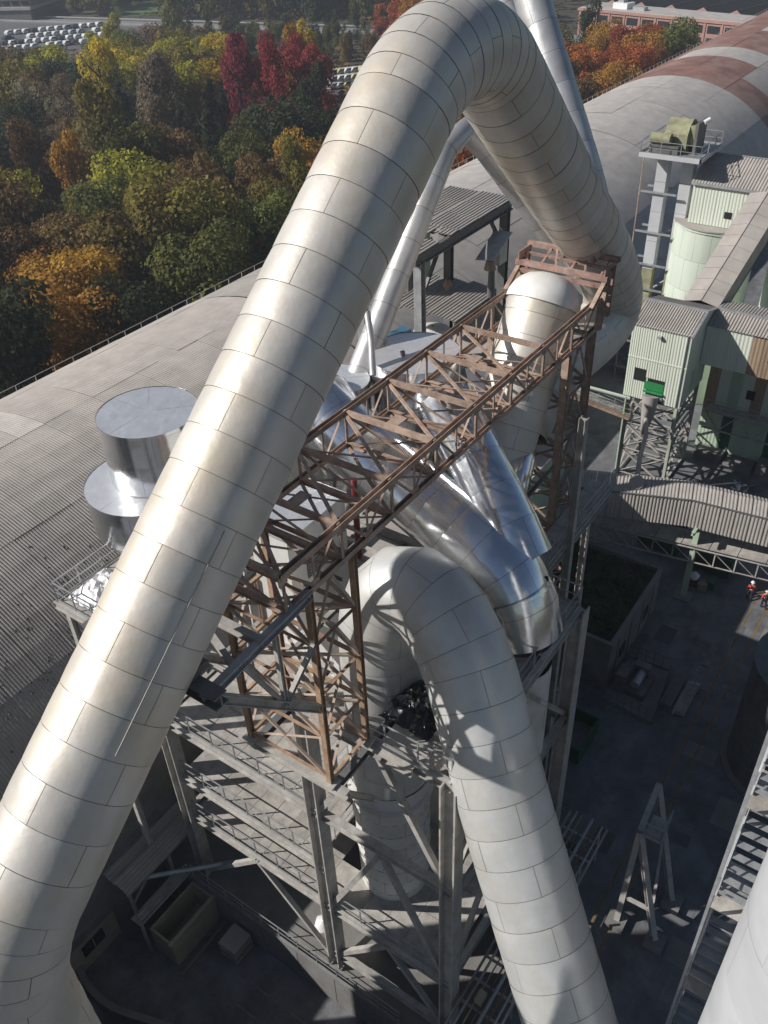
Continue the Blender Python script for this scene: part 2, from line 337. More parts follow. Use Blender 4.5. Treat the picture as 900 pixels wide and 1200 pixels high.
for i, (x, y) in enumerate(((53.4, 6.3), (50.7, 6.1), (48.7, 7.3), (47.9, 7.2))):
    MB().box((x - .45, y - .3, .02), (x + .45, y + .3, .028)).build('drain_cover', 'dark_steel', yard)
mb = MB(); mb.box((PX0 - .4, PY0 - .4, PZ - .4), (PX1 + .4, PY1 + .4, PZ)); pf = tag(mb.build('pit_floor', 'yard'), kind='structure')
mb = MB(); mb.box((PX0 - .4, PY0 - .4, PZ), (PX0, PY1 + .4, -.31)); mb.box((PX1, PY0 - .4, PZ), (PX1 + .4, PY1 + .4, -.31)); mb.box((PX0, PY0 - .4, PZ), (PX1, PY0, -.31)); mb.box((PX0, PY1, PZ), (PX1, PY1 + .4, -.31)); mb.build('pit_wall', 'concrete', pf)
for i in range(5): MB().box((14.9 - i * 1.4, 13.8, PZ), (15.0 - i * 1.4, 23.7 - i * .6, PZ + .02)).build('floor_joint', 'dark_steel', pf)
for i in range(9): MB().box((12.6 + i * .18, 25.1, PZ), (12.7 + i * .18, 26.6, PZ + .03)).build('drain_bar', 'dark_steel', pf)
pod = tag(MB().box((16.95, 9.0, PZ), (30.1, 31.5, PODZ)).build('podium', 'concrete'), kind='structure')
for i in range(8): MB().box((16.9, 9.2 + i * 2.75, PZ + .1), (16.94, 9.2 + i * 2.75 + 2.7, PODZ - .1)).build('wall_panel', 'concrete', pod)
MB().box((16.88, 9.0, PODZ), (17.1, 31.5, PODZ + .25)).build('kerb', 'concrete', pod)
rail(pod, (17.0, 13, PODZ + .25), (17.0, 28.6, PODZ + .25), 1.1, m='galv')

# ------------------------------------------------------------------ arched warehouse
VC, ZC, RR = 51.4, -6.2, 22.4
def arc(t, dr=0.): t = R(t); return (VC - (RR + dr) * math.sin(t), ZC + (RR + dr) * math.cos(t))
wh = thing('warehouse', 'long arched warehouse with a grey corrugated barrel roof patched in red brown', 'warehouse', (60, 51.4, 0))
rows = [60, 40, 20, 0, -20, -40, -60]
def sheetmesh(name, t0, t1, wd, m, corrug=True, segs=5):
    vs = []; fs = []; prof = []
    if corrug:
        n = max(2, round(wd / .2))
        for i in range(n): prof += [(i / n * wd, 0), ((i + .35) / n * wd, 0), ((i + .5) / n * wd, .045), ((i + .85) / n * wd, .045)]
        prof.append((wd, 0))
    else: prof = [(0, 0), (wd, 0)]
    segs = segs if corrug else 7
    k = len(prof)
    for s in range(segs + 1):
        t = t0 + (t1 - t0) * s / segs; lift = .03 * (1 - s / segs)
        for (x, h) in prof: y, z = arc(t, h + .03 + (.0 if s < segs else -.02)); vs.append((x, y, z))
    for s in range(segs):
        for i in range(k - 1): fs.append((s * k + i, s * k + i + 1, (s + 1) * k + i + 1, (s + 1) * k + i))
    mb = MB(); mb.add(vs, [tuple(reversed(f)) for f in fs], not corrug); return mb.mesh(name, m)
cnt = 0
for ri in range(5):
    t0, t1 = rows[ri], rows[ri + 1]
    me = {c: sheetmesh('roof_sheet', t0 + .06, t1 - .04, 2.18, c) for c in ('roofgrey', 'rooflight')}
    x = -12.
    while x < 52:
        o = link('roof_sheet', me['rooflight' if (ri == 3 and random.random() < .06) else 'roofgrey'], wh); o.matrix_basis = Matrix.Translation((x + random.uniform(-.01, .01), 0, random.uniform(-.02, .02)))
        x += 2.2; cnt += 1
def band(x, ri):
    if x < 163: return 'roofgrey' if x < 90 else 'rooflight'
    if ri in (2, 3) and 176 < x < 187: return 'rooflight'
    if ri in (0, 1) and 171 < x < 183: return 'roofgrey'
    if ri in (1, 2) and 208 < x < 220: return 'rooflight'
    if ri == 3 and 205 < x < 209: return 'rooflight'
    if ri in (1, 2) and 240 < x < 262: return 'roofgrey'
    return 'roofbrown'
big = {}
x = 54.2
while x < 300:
    step = 6.0 if x < 100 else 9.4
    for ri in range(5):
        c = band(x + step / 2, ri)
        key = (ri, step, c)
        if key not in big: big[key] = sheetmesh('roof_sheet', rows[ri] + .1, rows[ri + 1] - .05, step - .05, c, False)
        o = link('roof_sheet', big[key], wh); o.matrix_basis = Matrix.Translation((x, 0, random.uniform(-.02, .02))); cnt += 1
    x += step
# under-structure, eaves, gable, railing along the far eave
mb = MB(); vs = []; n = 24
for xx in (-14, 302): vs += [(xx, *arc(60 - 120 * i / n, -.08)) for i in range(n + 1)]
mb.add(vs, [(i, i + 1, n + 2 + i, n + 1 + i) for i in range(n)], True)
mb.add([(302, *arc(60 - 120 * i / n, -.08)) for i in range(n + 1)] + [(302, 71, 0), (302, 32, 0)], [tuple(range(n + 3))])
mb.add([(-14, *arc(60 - 120 * i / n, -.08)) for i in range(n + 1)] + [(-14, 71, 0), (-14, 32, 0)], [tuple(range(n + 3))]); mb.build('roof_deck', 'dark_steel', wh)
mb = MB(); y0, z0 = arc(60); mb.box((-14, y0 + .1, 0), (302, y0 + .4, z0)); y1, z1 = arc(-60); mb.box((-14, y1 - .4, 0), (302, y1 - .1, z1)); mb.build('side_wall', 'concrete', wh)
MB().box((-14, y0 - .35, z0 - .15), (302, y0 + .1, z0 + .1)).build('gutter', 'galv', wh)
mb = MB()
yy, zz = arc(-31, .1)
for i in range(150): x = 5 + i * 2.0; mb.bar((x, yy, zz - .3), (x, yy, zz + .5), .05)
mb.bar((5, yy, zz + .48), (302, yy, zz + .48), .04); 
tag(mb.build('ridge_railing', 'dust_steel', wh), kind='stuff')
mb = MB()
for i in range(420):
    t = random.choice((random.gauss(31, 2.0), random.gauss(40.5, 1.2), random.uniform(20, 58))); x = random.uniform(3, 34) if random.random() < .8 else random.uniform(3, 55)
    y, z = arc(t, .04); s = random.uniform(.03, .12)
    mb.add([(x - s, y - s, z), (x + s, y - s * .6, z - .02), (x + s * .7, y + s, z + s * .3), (x - s * .8, y + s * .7, z + s * .3), (x, y, z + s * .45)], [(0, 1, 4), (1, 2, 4), (2, 3, 4), (3, 0, 4)])
tag(mb.build('moss_clumps', 'lichen', wh), kind='stuff')

# ================================================================== BIG DUCTS
D1 = thing('gas_duct', 'huge weathered metal duct bent like an upside-down V across the picture', 'duct', (2.9, 15.5, 0))
p1 = fillet([((2.9, 15.5, 9), 0), ((2.9, 15.5, 25.2), 4.6), ((25.9, 15.5, 44.3), 4.4), (tuple(aty(676, 250, 15.9)), 0)], 12)
p1 = p1[:-1] + spline([aty(660, 225, 15.8), aty(690, 272, 15.9), aty(709, 308, 16.0), aty(718, 342, 16.1), aty(713, 370, 16.2), aty(692, 396, 16.3), aty(658, 424, 16.4), aty(628, 458, 16.5), aty(606, 505, 16.5)], 8)
clad(D1, p1, 1.585, 1.08, 3, 'clad', (0, 1, 0), part='cladding_panel', phase=.36, seg=12, bend=.55)
d1dir = Vector((.775, 0, .632)); nrm = Vector((0, -1, 0)); side = Vector((.632, 0, -.775)) 
def on_d1(z, ang, r=1.60):
    x = 12.79 + (z - 33.38) / .8155; c = Vector((x, 15.5, z)); a = R(ang); return c + (Vector((0, -1, 0)) * math.cos(a) + Vector((-.632, 0, .775)) * math.sin(a)) * r
mb = MB(); mb.tube([on_d1(z, 30) for z in (29.3, 30.2, 31.2, 32.2, 33.3)], .018, 6); mb.build('seam_strip', 'dust_steel', D1)
for zz in (28, 31, 34, 36, 38):  # pipe shoes riveted on the flank
    pass
D2 = thing('riser_duct', 'pale clad duct rising behind the rusty tower and sloping down out of the bottom edge', 'duct', (20.2, 15.2, 0))
q2 = [atd(*p) for p in ((684, 1260, 34.0), (668, 1200, 34.0), (626, 1060, 34.0), (588, 930, 33.9), (560, 820, 33.8), (544, 768, 34.0), (522, 724, 34.3), (496, 696, 34.8), (470, 690, 35.4), (451, 708, 36.1), (446, 740, 36.8))]
p2 = list(reversed(spline(q2, 8))); p2 = [Vector((p2[0].x, p2[0].y, 12.6)), Vector((p2[0].x, p2[0].y, p2[0].z - 1))] + p2
VX, VY = p2[0].x, p2[0].y; print('leg', p2[0], p2[4])
clad(D2, p2, 1.80, 1.18, 3, 'clad2', (0, 1, 0), phase=.25, seg=12, bend=.8)
for sx in (0,): pass
VS = thing('settling_vessel', 'white clad vertical vessel seen between the two steel columns under the deck', 'vessel', (20, 15, 2.5))
pv = [Vector((VX + .3, VY + .1, 12.4 - i * .75)) for i in range(21)]
clad(VS, pv, lambda f: 2.0 - .25 * f - (.5 * max(0, f - .62)), 1.1, 5, 'clad3', (0, 1, 0), gap=.018)
MB().tube([(VX + .3, VY + .1, 12.3), (VX, VY, 13.5)], [2.0, 1.6], 36).build('shoulder', 'clad3', VS)
for z in (11.3, 6.6, 2.0): MB().tube([(VX + .3, VY + .1, z), (VX + .3, VY + .1, z + .16)], 2.16 - (11.3 - z) * .045, 36).build('flange', 'clad3', VS)
# cream dead-leg with a domed cap, taking in the far end of the big duct
DC = thing('capped_duct', 'cream duct with a crumpled domed top rising beneath the rusty portal frame', 'duct', (31, 15.8, 0))
pc = fillet([((28.2, 16.4, 10), 0), ((30.2, 16.4, 22), 6), ((36.2, 16.5, 30.9), 0)], 8)
clad(DC, pc, lambda f: 1.7, 1.05, 4, 'clad', (0, 1, 0), gap=.018)
cd = (pc[-1] - pc[-2]).normalized(); fr = frames([pc[-2], pc[-1]], (0, 1, 0))[1]; vs = []; fs = []; nn = 20; rw = 6
for j in range(rw + 1):
    a = j / rw * math.pi / 2; rr = 1.80 * math.cos(a) ** .8 + .01; hh = 1.5 * math.sin(a) - .45
    for q in range(nn):
        th = 2 * math.pi * q / nn; wob = 1 + .05 * math.sin(a) * noise.noise(Vector((math.cos(th) * 2, math.sin(th) * 2, j * .6))); vs.append(pc[-1] + cd * hh + (fr[2] * math.cos(th) + fr[3] * math.sin(th)) * rr * wob)
for j in range(rw): fs += [(j * nn + q, j * nn + (q + 1) % nn, (j + 1) * nn + (q + 1) % nn, (j + 1) * nn + q) for q in range(nn)]
MB().add(vs, fs, True).build('domed_cap', 'clad3', DC)
# bypass pipes behind the big duct
PB = thing('bypass_pipe', 'slim pale pipe bent sharply beneath the apex of the big duct', 'pipe', (31, 22.5, 0))
pb = fillet([tuple((atd(*p, d), r)) for p, d, r in (((409, 470), 42, 0), ((538, 132), 42.5, 1.2), ((690, 336), 49, 0))], 6)
clad(PB, pb, .62, 1.6, 2, 'pipe', (0, 1, 0), seg=8, gap=.02)
PA = thing('vent_pipe', 'straight pale pipe crossing the top edge right of the big duct', 'pipe', atd(684, 200, 50))
clad(PA, [atd(612, -40, 49.5), atd(648, 80, 50), atd(686, 205, 50.5), atd(700, 262, 50.8), atd(718, 348, 51.4)], 1.0, 1.7, 2, 'pipe', (0, 1, 0), seg=10, gap=.02)
PC = thing('stub_pipe', 'short pale pipe end showing above the bend of the big duct', 'pipe', atd(580, 0, 55))
clad(PC, [atd(560, -50, 55), atd(592, 10, 55), atd(625, 70, 55)], .8, 1.7, 2, 'pipe', (0, 1, 0), seg=8, gap=.02)
PD = thing('small_riser', 'thin whitish pipe standing next to the foot of the slim bypass pipe', 'pipe', atd(434, 438, 40))
MB().tube([atd(430, 365, 40), atd(435, 400, 40), atd(437, 440, 40)], .16, 10).build('tube', 'pipe', PD)

# ================================================================== BRIGHT CYCLONES AND DUCTS
def disc_top(parent, c, r, z, segs=8, m='silver_top'):
    for k in range(segs):
        vs = [(c[0], c[1], z + .04)]; fs = []; nr = 3; na = 5
        for j in range(1, nr + 1):
            for q in range(na + 1):
                a = 2 * math.pi * (k + q / na) / segs; rr = r * j / nr
                vs.append((c[0] + rr * math.cos(a), c[1] + rr * math.sin(a), z + .04 * (1 - j / nr) + noise.noise(Vector((rr * math.cos(a) + c[0], rr * math.sin(a), 3 * r))) * .012 * (j < nr) + (k % 2) * .006))
        for q in range(na): fs.append((0, 1 + q, 2 + q))
        for j in range(nr - 1):
            for q in range(na): b = 1 + j * (na + 1) + q; fs.append((b, b + na + 1, b + na + 2, b + 1))
        MB().add(vs, fs, True).build('lid_sector', m, parent)
    MB().tube([(c[0], c[1], z - .1), (c[0], c[1], z + .03)], r + .03, 40, False).build('lid_rim', 'silver', parent)
def cyclone(label, c0, tiers, cone):
    t = thing('cyclone', label, 'cyclone', (c0[0], c0[1], cone[0]), 'bright clad cyclones')
    for i, (r, z0, z1, *cc) in enumerate(tiers):
        c = cc[0] if cc else c0
        clad(t, [Vector((c[0], c[1], z0)), Vector((c[0], c[1], z1))], r, (z1 - z0) / max(1, round((z1 - z0) / 1.5)), 9, 'silver', (0, 1, 0), seg=5, gap=.010, bulge=.006, wob=.05)
        disc_top(t, c, r, z1 + .0)
    r, z0 = tiers[-1][:2]
    clad(t, [Vector((c[0], c[1], cone[0])), Vector((c[0], c[1], z0))], lambda f: cone[1] + (r - cone[1]) * f, 1.3, 7, 'silver', (0, 1, 0), seg=4, gap=.012)
    return t
c1 = cyclone('bright metal cyclone of two stacked drums left of the big duct', (21.4, 28.4), [(2.25, 25.4, 28.5), (2.8, 23.3, 25.35, (20.5, 28.4))], (20.4, 1.0))
k = MB(); k.box((22.2, 25.4, 26.6), (23.9, 27.2, 28.45)); k.build('inlet_box', 'silver', c1); MB().box((22.4, 25.3, 28.46), (23.8, 25.6, 28.56)).build('lid_flange', 'dark_steel', c1)
c2 = cyclone('bright metal drum with a flat patched lid behind the truss bridge', (31.2, 20.6), [(2.15, 26.6, 29.1)], (21, .8))
MB().cyl((30.6, 20.9), .12, 29.1, 29.35, 10).build('lid_cap', 'dark_steel', c2)
c3 = cyclone('smaller bright drum with a crumpled lid half hidden behind the big duct', (28.4, 23.1), [(1.5, 25.6, 28.3)], (21, .8))
SD = thing('silver_duct', 'wide mirror-bright duct curving from under the truss down to the right', 'duct', (26.6, 11.8, 0))
ps = spline([atd(372, 470, 40.6), atd(400, 505, 40), atd(455, 553, 39.6), atd(520, 607, 39), atd(570, 652, 38.5), atd(600, 690, 38.2), atd(611, 738, 39.0)], 6)
clad(SD, ps, lambda f: 1.62 + .22 * max(0, min(1, (f - .55) * 5)), 1.5, 4, 'silver', (0, 0, 1), gap=.012, bulge=.0, core=True, seg=12, wob=.03)
MB().tube([tuple(ps[0]), tuple(ps[0] + (ps[0] - ps[1]).normalized() * .05)], 1.64, 32).build('end_cap', 'silver', SD)
MB().tube([tuple(ps[-1]), tuple(atd(609, 768, 40.4))], [1.5, 1.15], 28, False).build('outlet_cone', 'silver', SD)
MB().tube([ps[-7], ps[-7] + (ps[-6] - ps[-7]).normalized() * .12], 1.9, 36, False).build('collar', 'silver', SD)
q0 = atd(638, 679, 37.4); MB().tube([q0, q0 + Vector((.0, -.1, .06))], .15, 12).build('inspection_port', 'dark', SD)
SE = thing('silver_branch_duct', 'narrower bright duct running beside the wide one and joining its elbow', 'duct', (31, 17, 0))
pe = [atd(522, 470, 40), atd(548, 520, 39.4), atd(592, 605, 38.2), atd(614, 655, 38.2)]
clad(SE, pe, lambda f: 1.5 - .2 * min(1, f * 2.2), 1.8, 4, 'silver', (0, 0, 1), gap=.012, bulge=.0, seg=12, wob=.03)
MB().tube([tuple(pe[0]), tuple(pe[0] + (pe[0] - pe[1]).normalized() * .05)], 1.5, 28).build('end_cap', 'silver', SE)
SF = thing('silver_transition', 'faceted bright metal transition piece below the truss', 'duct', (30, 19, 25))
mb = MB(); a = [(31.9, 18.3, 28.6), (33.2, 17.2, 28.2), (32.9, 16.4, 26.8), (31.2, 17.2, 26.6)]; b = [(32.2, 15.9, 25.4), (33.0, 15.2, 24.9), (32.2, 14.7, 23.6), (31.2, 15.2, 23.6)]
mb.add(a + b, [(0, 1, 2, 3), (0, 4, 5, 1), (1, 5, 6, 2), (2, 6, 7, 3), (3, 7, 4, 0), (7, 6, 5, 4)]); mb.build('hopper', 'silver_top', SF)
MB().tube([(32.3, 15.3, 24.4), tuple(atd(596, 590, 39.4)), tuple(atd(604, 650, 38.8))], .72, 24).build('outlet', 'silver', SF)
HV = thing('downcomer', 'grey clad vertical duct below the mirror-bright elbow at the deck corner', 'duct', (26.2, 11.5, 0))
hq = atd(609, 768, 40.4)
clad(HV, [Vector((hq.x, hq.y, -3)), Vector((hq.x, hq.y, hq.z - .1))], 1.5, 1.4, 4, 'clad3', (0, 1, 0))

# ================================================================== RUSTY TRUSS BRIDGE
TX0, TX1, TY0, TY1, TZ0, TZ1 = 13.95, 37.3, 14.2, 18.3, 29.45, 30.9
TB = thing('truss_bridge', 'long rusty lattice truss bridge crossing under the big duct', 'truss bridge', (25, 16.2, 29.4))
for y in (TY0, TY1):
    for z, s in ((TZ1, .23), (TZ0, .21)): member('chord', (TX0 if z == TZ1 else 14.4, y, z), (TX1, y, z), s, s, 'rust', TB, 'U', up=(0, 0, -1))
nb = 8; bx = (TX1 - TX0 - .2) / nb
for i in range(nb + 1):
    x = TX0 + .1 + i * bx
    if i < 7: member('cross_beam', (x, TY0, TZ1 - .02), (x, TY1, TZ1 - .02), .16, .2, 'rust', TB, 'U'); member('cross_beam', (x, TY0, TZ0), (x, TY1, TZ0), .18, .22, 'rust', TB, 'H')
    for y in (TY0, TY1): member('upright', (x, y, TZ0), (x, y, TZ1), .14, .14, 'rust', TB, 'L')
    if i < nb:
        xm = x + bx / 2; x2 = x + bx
        for y, s in ((TY0, -1), (TY1, 1)):
            member('upright', (xm, y, TZ0), (xm, y, TZ1), .09, .09, 'rust', TB, 'L')
            member('diagonal', (xm, y + s * .03, TZ0), (x + .1, y + s * .03, TZ1), .10, .10, 'rust', TB, 'L'); member('diagonal', (xm, y - s * .03, TZ0), (x2 - .1, y - s * .03, TZ1), .08, .08, 'rust', TB, 'L')
            MB().box((xm - .2, y + s * .06 - .012, TZ0 - .02), (xm + .2, y + s * .06 + .012, TZ0 + .3)).build('gusset', 'rust', TB)
            MB().box((x - .2, y + s * .07 - .012, TZ1 - .3), (x + .2, y + s * .07 + .012, TZ1 + .02)).build('gusset', 'rust', TB)
        if i > 5: continue
        member('plan_brace', (x, TY0, TZ1 - .06), (x2, TY1, TZ1 - .06), .13, .08, 'rust', TB, 'L'); member('plan_brace', (x, TY1, TZ1 - .12), (xm, TY0, TZ1 - .12), .10, .08, 'rust', TB, 'L')
        member('plan_brace', (x, TY0, TZ0 - .06), (x2, TY1, TZ0 - .06), .12, .08, 'rust', TB, 'L'); member('plan_brace', (x, TY1, TZ0 - .1), (x2, TY0, TZ0 - .1), .10, .08, 'rust', TB, 'L')
        member('sway_brace', (x, TY0, TZ0), (x, TY1, TZ1 - .1), .07, .07, 'rust', TB, 'L')
        MB().box((x - .1, (TY0 + TY1) / 2 - .25, TZ1 - .05), (x + .9, (TY0 + TY1) / 2 + .25, TZ1 - .035)).build('gusset', 'rust', TB) if i % 2 else None
# portal frame carrying the big duct at the far end
PF = thing('portal_frame', 'red-brown portal frame on top of the far end of the rusty truss', 'frame', (37.3, 16.2, 31))
for y in (TY0 - .15, TY1 + .15):
    member('post', (37.0, y, TZ0), (37.5, y, 32.0), .3, .3, 'rust', PF, 'H'); member('post', (38.0, y, TZ0 + .3), (38.1, y, 32.2), .2, .2, 'rust_red', PF, 'H')
    member('knee', (35.9, y, TZ1), (37.4, y, 31.8), .2, .2, 'rust', PF, 'H')
    MB().box((37.1, y - .03, 31.75), (38.4, y + .03, 32.4)).build('end_plate', 'rust_red', PF)
for x, z, s in ((37.2, 31.9, .24), (38.4, 32.4, .24), (37.1, 31.55, .18), (37.8, 32.15, .13)): member('girder', (x, TY0 - .3, z), (x, TY1 + .3, z), s, s, 'rust_red', PF, 'U')
for i in range(6): y = TY0 + .1 + i * .75; member('lace', (37.2, y, 31.95), (38.4, y + (.5 if i % 2 else 0), 32.4), .1, .08, 'rust_red', PF, 'L')
MB().tube([(38.1, 15.0, 32.6), (38.1, 16.5, 32.6)], .13, 12).build('roller', 'clad3', PF)
for y in (15.0, 16.5): MB().box((37.8, y - .05, 32.2), (38.4, y + .05, 33.6)).build('bracket', 'rust_red', PF)
def lattice(t, xs, ys, z0, z1, n, m, s=.22, br=.09, horiz=.12, m2=None):
    m2 = m2 or m
    cs = [(xs[0], ys[0]), (xs[1], ys[0]), (xs[1], ys[1]), (xs[0], ys[1])]
    for c in cs: member('leg', (*c, z0), (*c, z1), s, s, m, t, 'H')
    for i in range(4):
        a, b = cs[i], cs[(i + 1) % 4]
        for k in range(n + 1):
            z = z0 + .15 + (z1 - z0 - .3) * k / n
            member('strut', (*a, z), (*b, z), horiz, horiz, m, t, 'L')
            if k < n:
                zb = z0 + .15 + (z1 - z0 - .3) * (k + 1) / n; mid = ((a[0] + b[0]) / 2, (a[1] + b[1]) / 2)
                if i % 2 == 0:
                    member('brace', (*a, z), (*mid, zb), br, br, m2, t, 'L'); member('brace', (*b, z), (*mid, zb), br, br, m2, t, 'L')
                else:
                    member('brace', (*a, z), (*b, zb), br, br, m2, t, 'L'); member('brace', (*b, z), (*a, zb), br, br, m2, t, 'L')
RT = thing('lattice_tower', 'rusty orange four-legged lattice tower under the near end of the truss', 'tower', (16.3, 16.2, 19.6), 'rusty lattice towers')
lattice(RT, (15.15, 17.5), (14.2, 18.2), 19.7, 29.4, 4, 'rust_orange', .22, .11, .13, 'dust_rust')
for a, b in (((15.15, 14.2), (17.5, 18.2)), ((17.5, 14.2), (15.15, 18.2))):
    for z in (22, 24.5, 27): member('plan_brace', (*a, z), (*b, z), .1, .1, 'dust_rust', RT, 'L')
for x, y in ((15.15, 14.2), (17.5, 14.2), (15.15, 18.2), (17.5, 18.2)): MB().box((x - .28, y - .28, 19.6), (x + .28, y + .28, 19.7)).build('foot_plate', 'dust_steel', RT)
RT2 = thing('lattice_tower', 'tall dark rusty lattice tower under the far end of the truss', 'tower', (36, 16.2, 12), 'rusty lattice towers')
lattice(RT2, (34.3, 37.0), (14.3, 18.2), 9, 29.3, 8, 'rust', .34, .12, .15)
# grey bracket holding the big duct at the near end
BK = thing('support_bracket', 'dark grey triangular steel bracket reaching from the rusty tower to the big duct', 'bracket', (10.5, 16.2, 29))
for y in (14.15, 18.25):
    member('boom', (10.3, y, 29.05), (15.2, y, 29.35), .26, .32, 'galv', BK, 'H'); member('strut', (10.6, y, 28.9), (15.0, y, 24.1), .3, .3, 'dust_steel', BK, 'H')
    for x, t in ((11.9, .32), (13.4, .62)): member('web', (x, y, 29.1), (10.6 + 4.4 * .64, y, 28.9 - 4.8 * .64), .16, .16, 'dust_steel', BK, 'H')
    member('web', (15.1, y, 27.2), (10.6 + 4.4 * .64, y, 28.9 - 4.8 * .64), .16, .16, 'dust_steel', BK, 'H')
member('saddle_beam', (10.5, 13.6, 29.2), (10.5, 19.2, 29.2), .5, .45, 'dark_steel', BK, 'H'); member('cross_beam', (12.8, 14.1, 29.25), (12.8, 18.3, 29.25), .25, .3, 'dust_steel', BK, 'H')
member('cross_beam', (11.7, 14.1, 28.9), (13.4, 18.3, 28.9), .2, .2, 'dust_steel', BK, 'H')
MB().box((9.9, 14.6, 29.45), (11.1, 16.4, 29.75)).build('saddle_plate', 'dark_steel', BK)
MB().box((13.6, 18.1, 29.6), (15.6, 18.5, 31.2)).build('side_plate', 'rust_orange', BK)

# ================================================================== STEEL TOWER
ST = thing('steel_tower', 'dusty grey steel frame tower with stacked grating floors beneath the truss', 'steel tower', (20, 18, 2.5))
X0, YB, YA, YC = 15.85, 9.25, 15.85, 25.1
F0, F1, F2, F3 = 22.6, 15.7, 11.5, 8.2
cols = [(X0, YB, 22.4), (X0, YA, 22.4), (X0, YC, 22.4), (26.1, YB, 22.5), (26.1, YC, 22.4), (26.1, YA + 1.8, 21.5), (X0 + 5.5, YC, 22)]
for x, y, z in cols: member('column', (x, y, 2.5), (x, y, z), .66, .66, 'dust_steel', ST, 'H', up=(0, 1, 0))
def chev(a, b, zt, zb, y_or=None):
    a = Vector(a); b = Vector(b); mid = (a + b) / 2
    for e in (a, b): member('chevron_brace', (mid.x, mid.y, zt), (e.x, e.y, zb), .24, .24, 'dust_steel', ST, 'U')
for z in (F0 - .25, 15.6, F3 - .2, 3.6): member('beam', (X0, YB, z), (X0, YA, z), .3, .5, 'dust_steel', ST, 'H')
for z in (F0 - .25, F1 - .3, F2 - .3, F3 - .3): member('beam', (X0, YA, z), (X0, YC, z), .28, .45, 'dust_steel', ST, 'H')
for zt, zb in ((22.2, 16), (15.3, 8.6), (7.8, 3.8)): chev((X0, YB + .3, 0), (X0, YA - .3, 0), zt, zb)
chev((X0, YA + .3, 0), (X0, YC - .3, 0), F3 - .5, 2.9)
for z in (F0 - .25, 15.6, F3): member('beam', (X0, YB, z), (26.1, YB, z), .3, .5, 'dust_steel', ST, 'H'); member('beam', (26.1, YB, z), (26.1, YC, z), .3, .45, 'dust_steel', ST, 'H'); member('beam', (X0, YC, z), (26.1, YC, z), .3, .4, 'dust_steel', ST, 'H')
for (xa, xb, zt, zb) in ((X0, 21, 15.8, 22.2), (21, 26.1, 22.2, 15.8), (X0, 21, 8.4, 15.3), (21, 26.1, 15.3, 8.4)): member('brace', (xa, YB, zt), (xb, YB, zb), .22, .22, 'dust_steel', ST, 'H')
for x in (17.8, 19.8, 22.0, 24.0):
    for z, s in ((F0 - .2, .22), (F1 - .2, .2), (F2 - .2, .2)): member('joist', (x, YA, z), (x, YC, z), s, s, 'dust_steel', ST, 'H')
for y in (18, 20.2, 22.6):
    member('joist', (X0, y, F0 - .35), (26.1, y, F0 - .35), .2, .25, 'dust_steel', ST, 'H')
    for z in (F1, F2, F3): member('joist', (X0 + .1, y, z - .22), (26, y, z - .22), .16, .2, 'dust_steel', ST, 'H')
deck_plates(ST, X0 + .15, 25.9, YA + .4, YC - .2, F1, 2.0, 1.15)
deck_plates(ST, X0 + .15, 25.9, YA + .4, YC - .2, F2, 2.0, 1.15)
deck_plates(ST, X0 + .15, 25.9, YB + .4, YC - .2, F3, 2.0, 1.15, holes=((20.2, 15.3, 2.1), (26.2, 11.5, 1.7)))
for z in (F1, F2, F3): rail(ST, (X0, YA + .35, z), (X0, YC - .35, z), 1.1)
for z in (F1, F2): rail(ST, (X0 + 1.3, YA + .35, z), (X0 + 10, YA + .35, z), 1.1)
rail(ST, (X0, YB + .35, F3), (X0, YA - .35, F3), 1.1)
# top deck
deck_plates(ST, X0 + .15, 19.6, YB + .2, 12.6, F0, 1.1, 1.0, holes=((18.0, 12.9, 2.0),)); deck_plates(ST, 19.6, 26, YB + .1, 10.3, F0, 1.2, .9)
rail(ST, (X0, YB, F0), (X0, 13.4, F0)); rail(ST, (20.5, YB, F0), (26, YB, F0)); rail(ST, (20, 10.35, F0), (25.5, 10.35, F0)); rail(ST, (26.1, YB, F0), (26.1, 12, F0))
scale_from_camera([ST], 1.123)
BB = thing('base_frame', 'dusty steel base beams carrying the feet of the orange lattice tower', 'steel frame', (16.3, 16.2, 19.2))
member('base_beam', (15.15, 13.4, 19.4), (15.15, 18.9, 19.4), .34, .36, 'dust_steel', BB, 'H'); member('base_beam', (17.5, 12, 19.2), (17.5, 28, 19.2), .34, .36, 'dust_steel', BB, 'H')
for y in (14.2, 18.2): member('base_beam', (15.1, y, 19.1), (20.4, y, 19.1), .3, .36, 'dark_steel', BB, 'H'); member('strut', (15.3, y, 18.9), (17.7, y, 15.5), .25, .25, 'dust_steel', BB, 'H')
RP = thing('rear_platform', 'dim railed platform on tall grey columns right of the far lattice tower', 'platform', (33, 13.3, 0))
deck_plates(RP, 30.5, 39, 12.9, 14.1, 19.6, 1.3, 1.1); rail(RP, (30.5, 12.85, 19.6), (39, 12.85, 19.6)); member('beam', (30.4, 12.9, 19.3), (39, 12.9, 19.3), .3, .5, 'dust_steel', RP, 'H')
for x, y, z in ((33.1, 12.7, 27), (38.8, 14.0, 19.4), (33.1, 20, 22)): member('column', (x, y, 0), (x, y, z), .36, .36, 'dust_steel', RP, 'H', up=(0, 1, 0))
for a_, b_ in ((2, 9), (9, 2)): member('brace', (33.1, 12.7, a_), (38.8, 14, b_), .2, .2, 'dust_steel', RP, 'H')
MH = thing('mill_house', 'grey clad building block inside the steel tower below the silver ducts', 'building', (28, 20, -3.2))
MB().box((25.0, 14.2, PODZ), (33.0, 28.0, 17.0)).build('wall_core', 'dark_steel', MH)
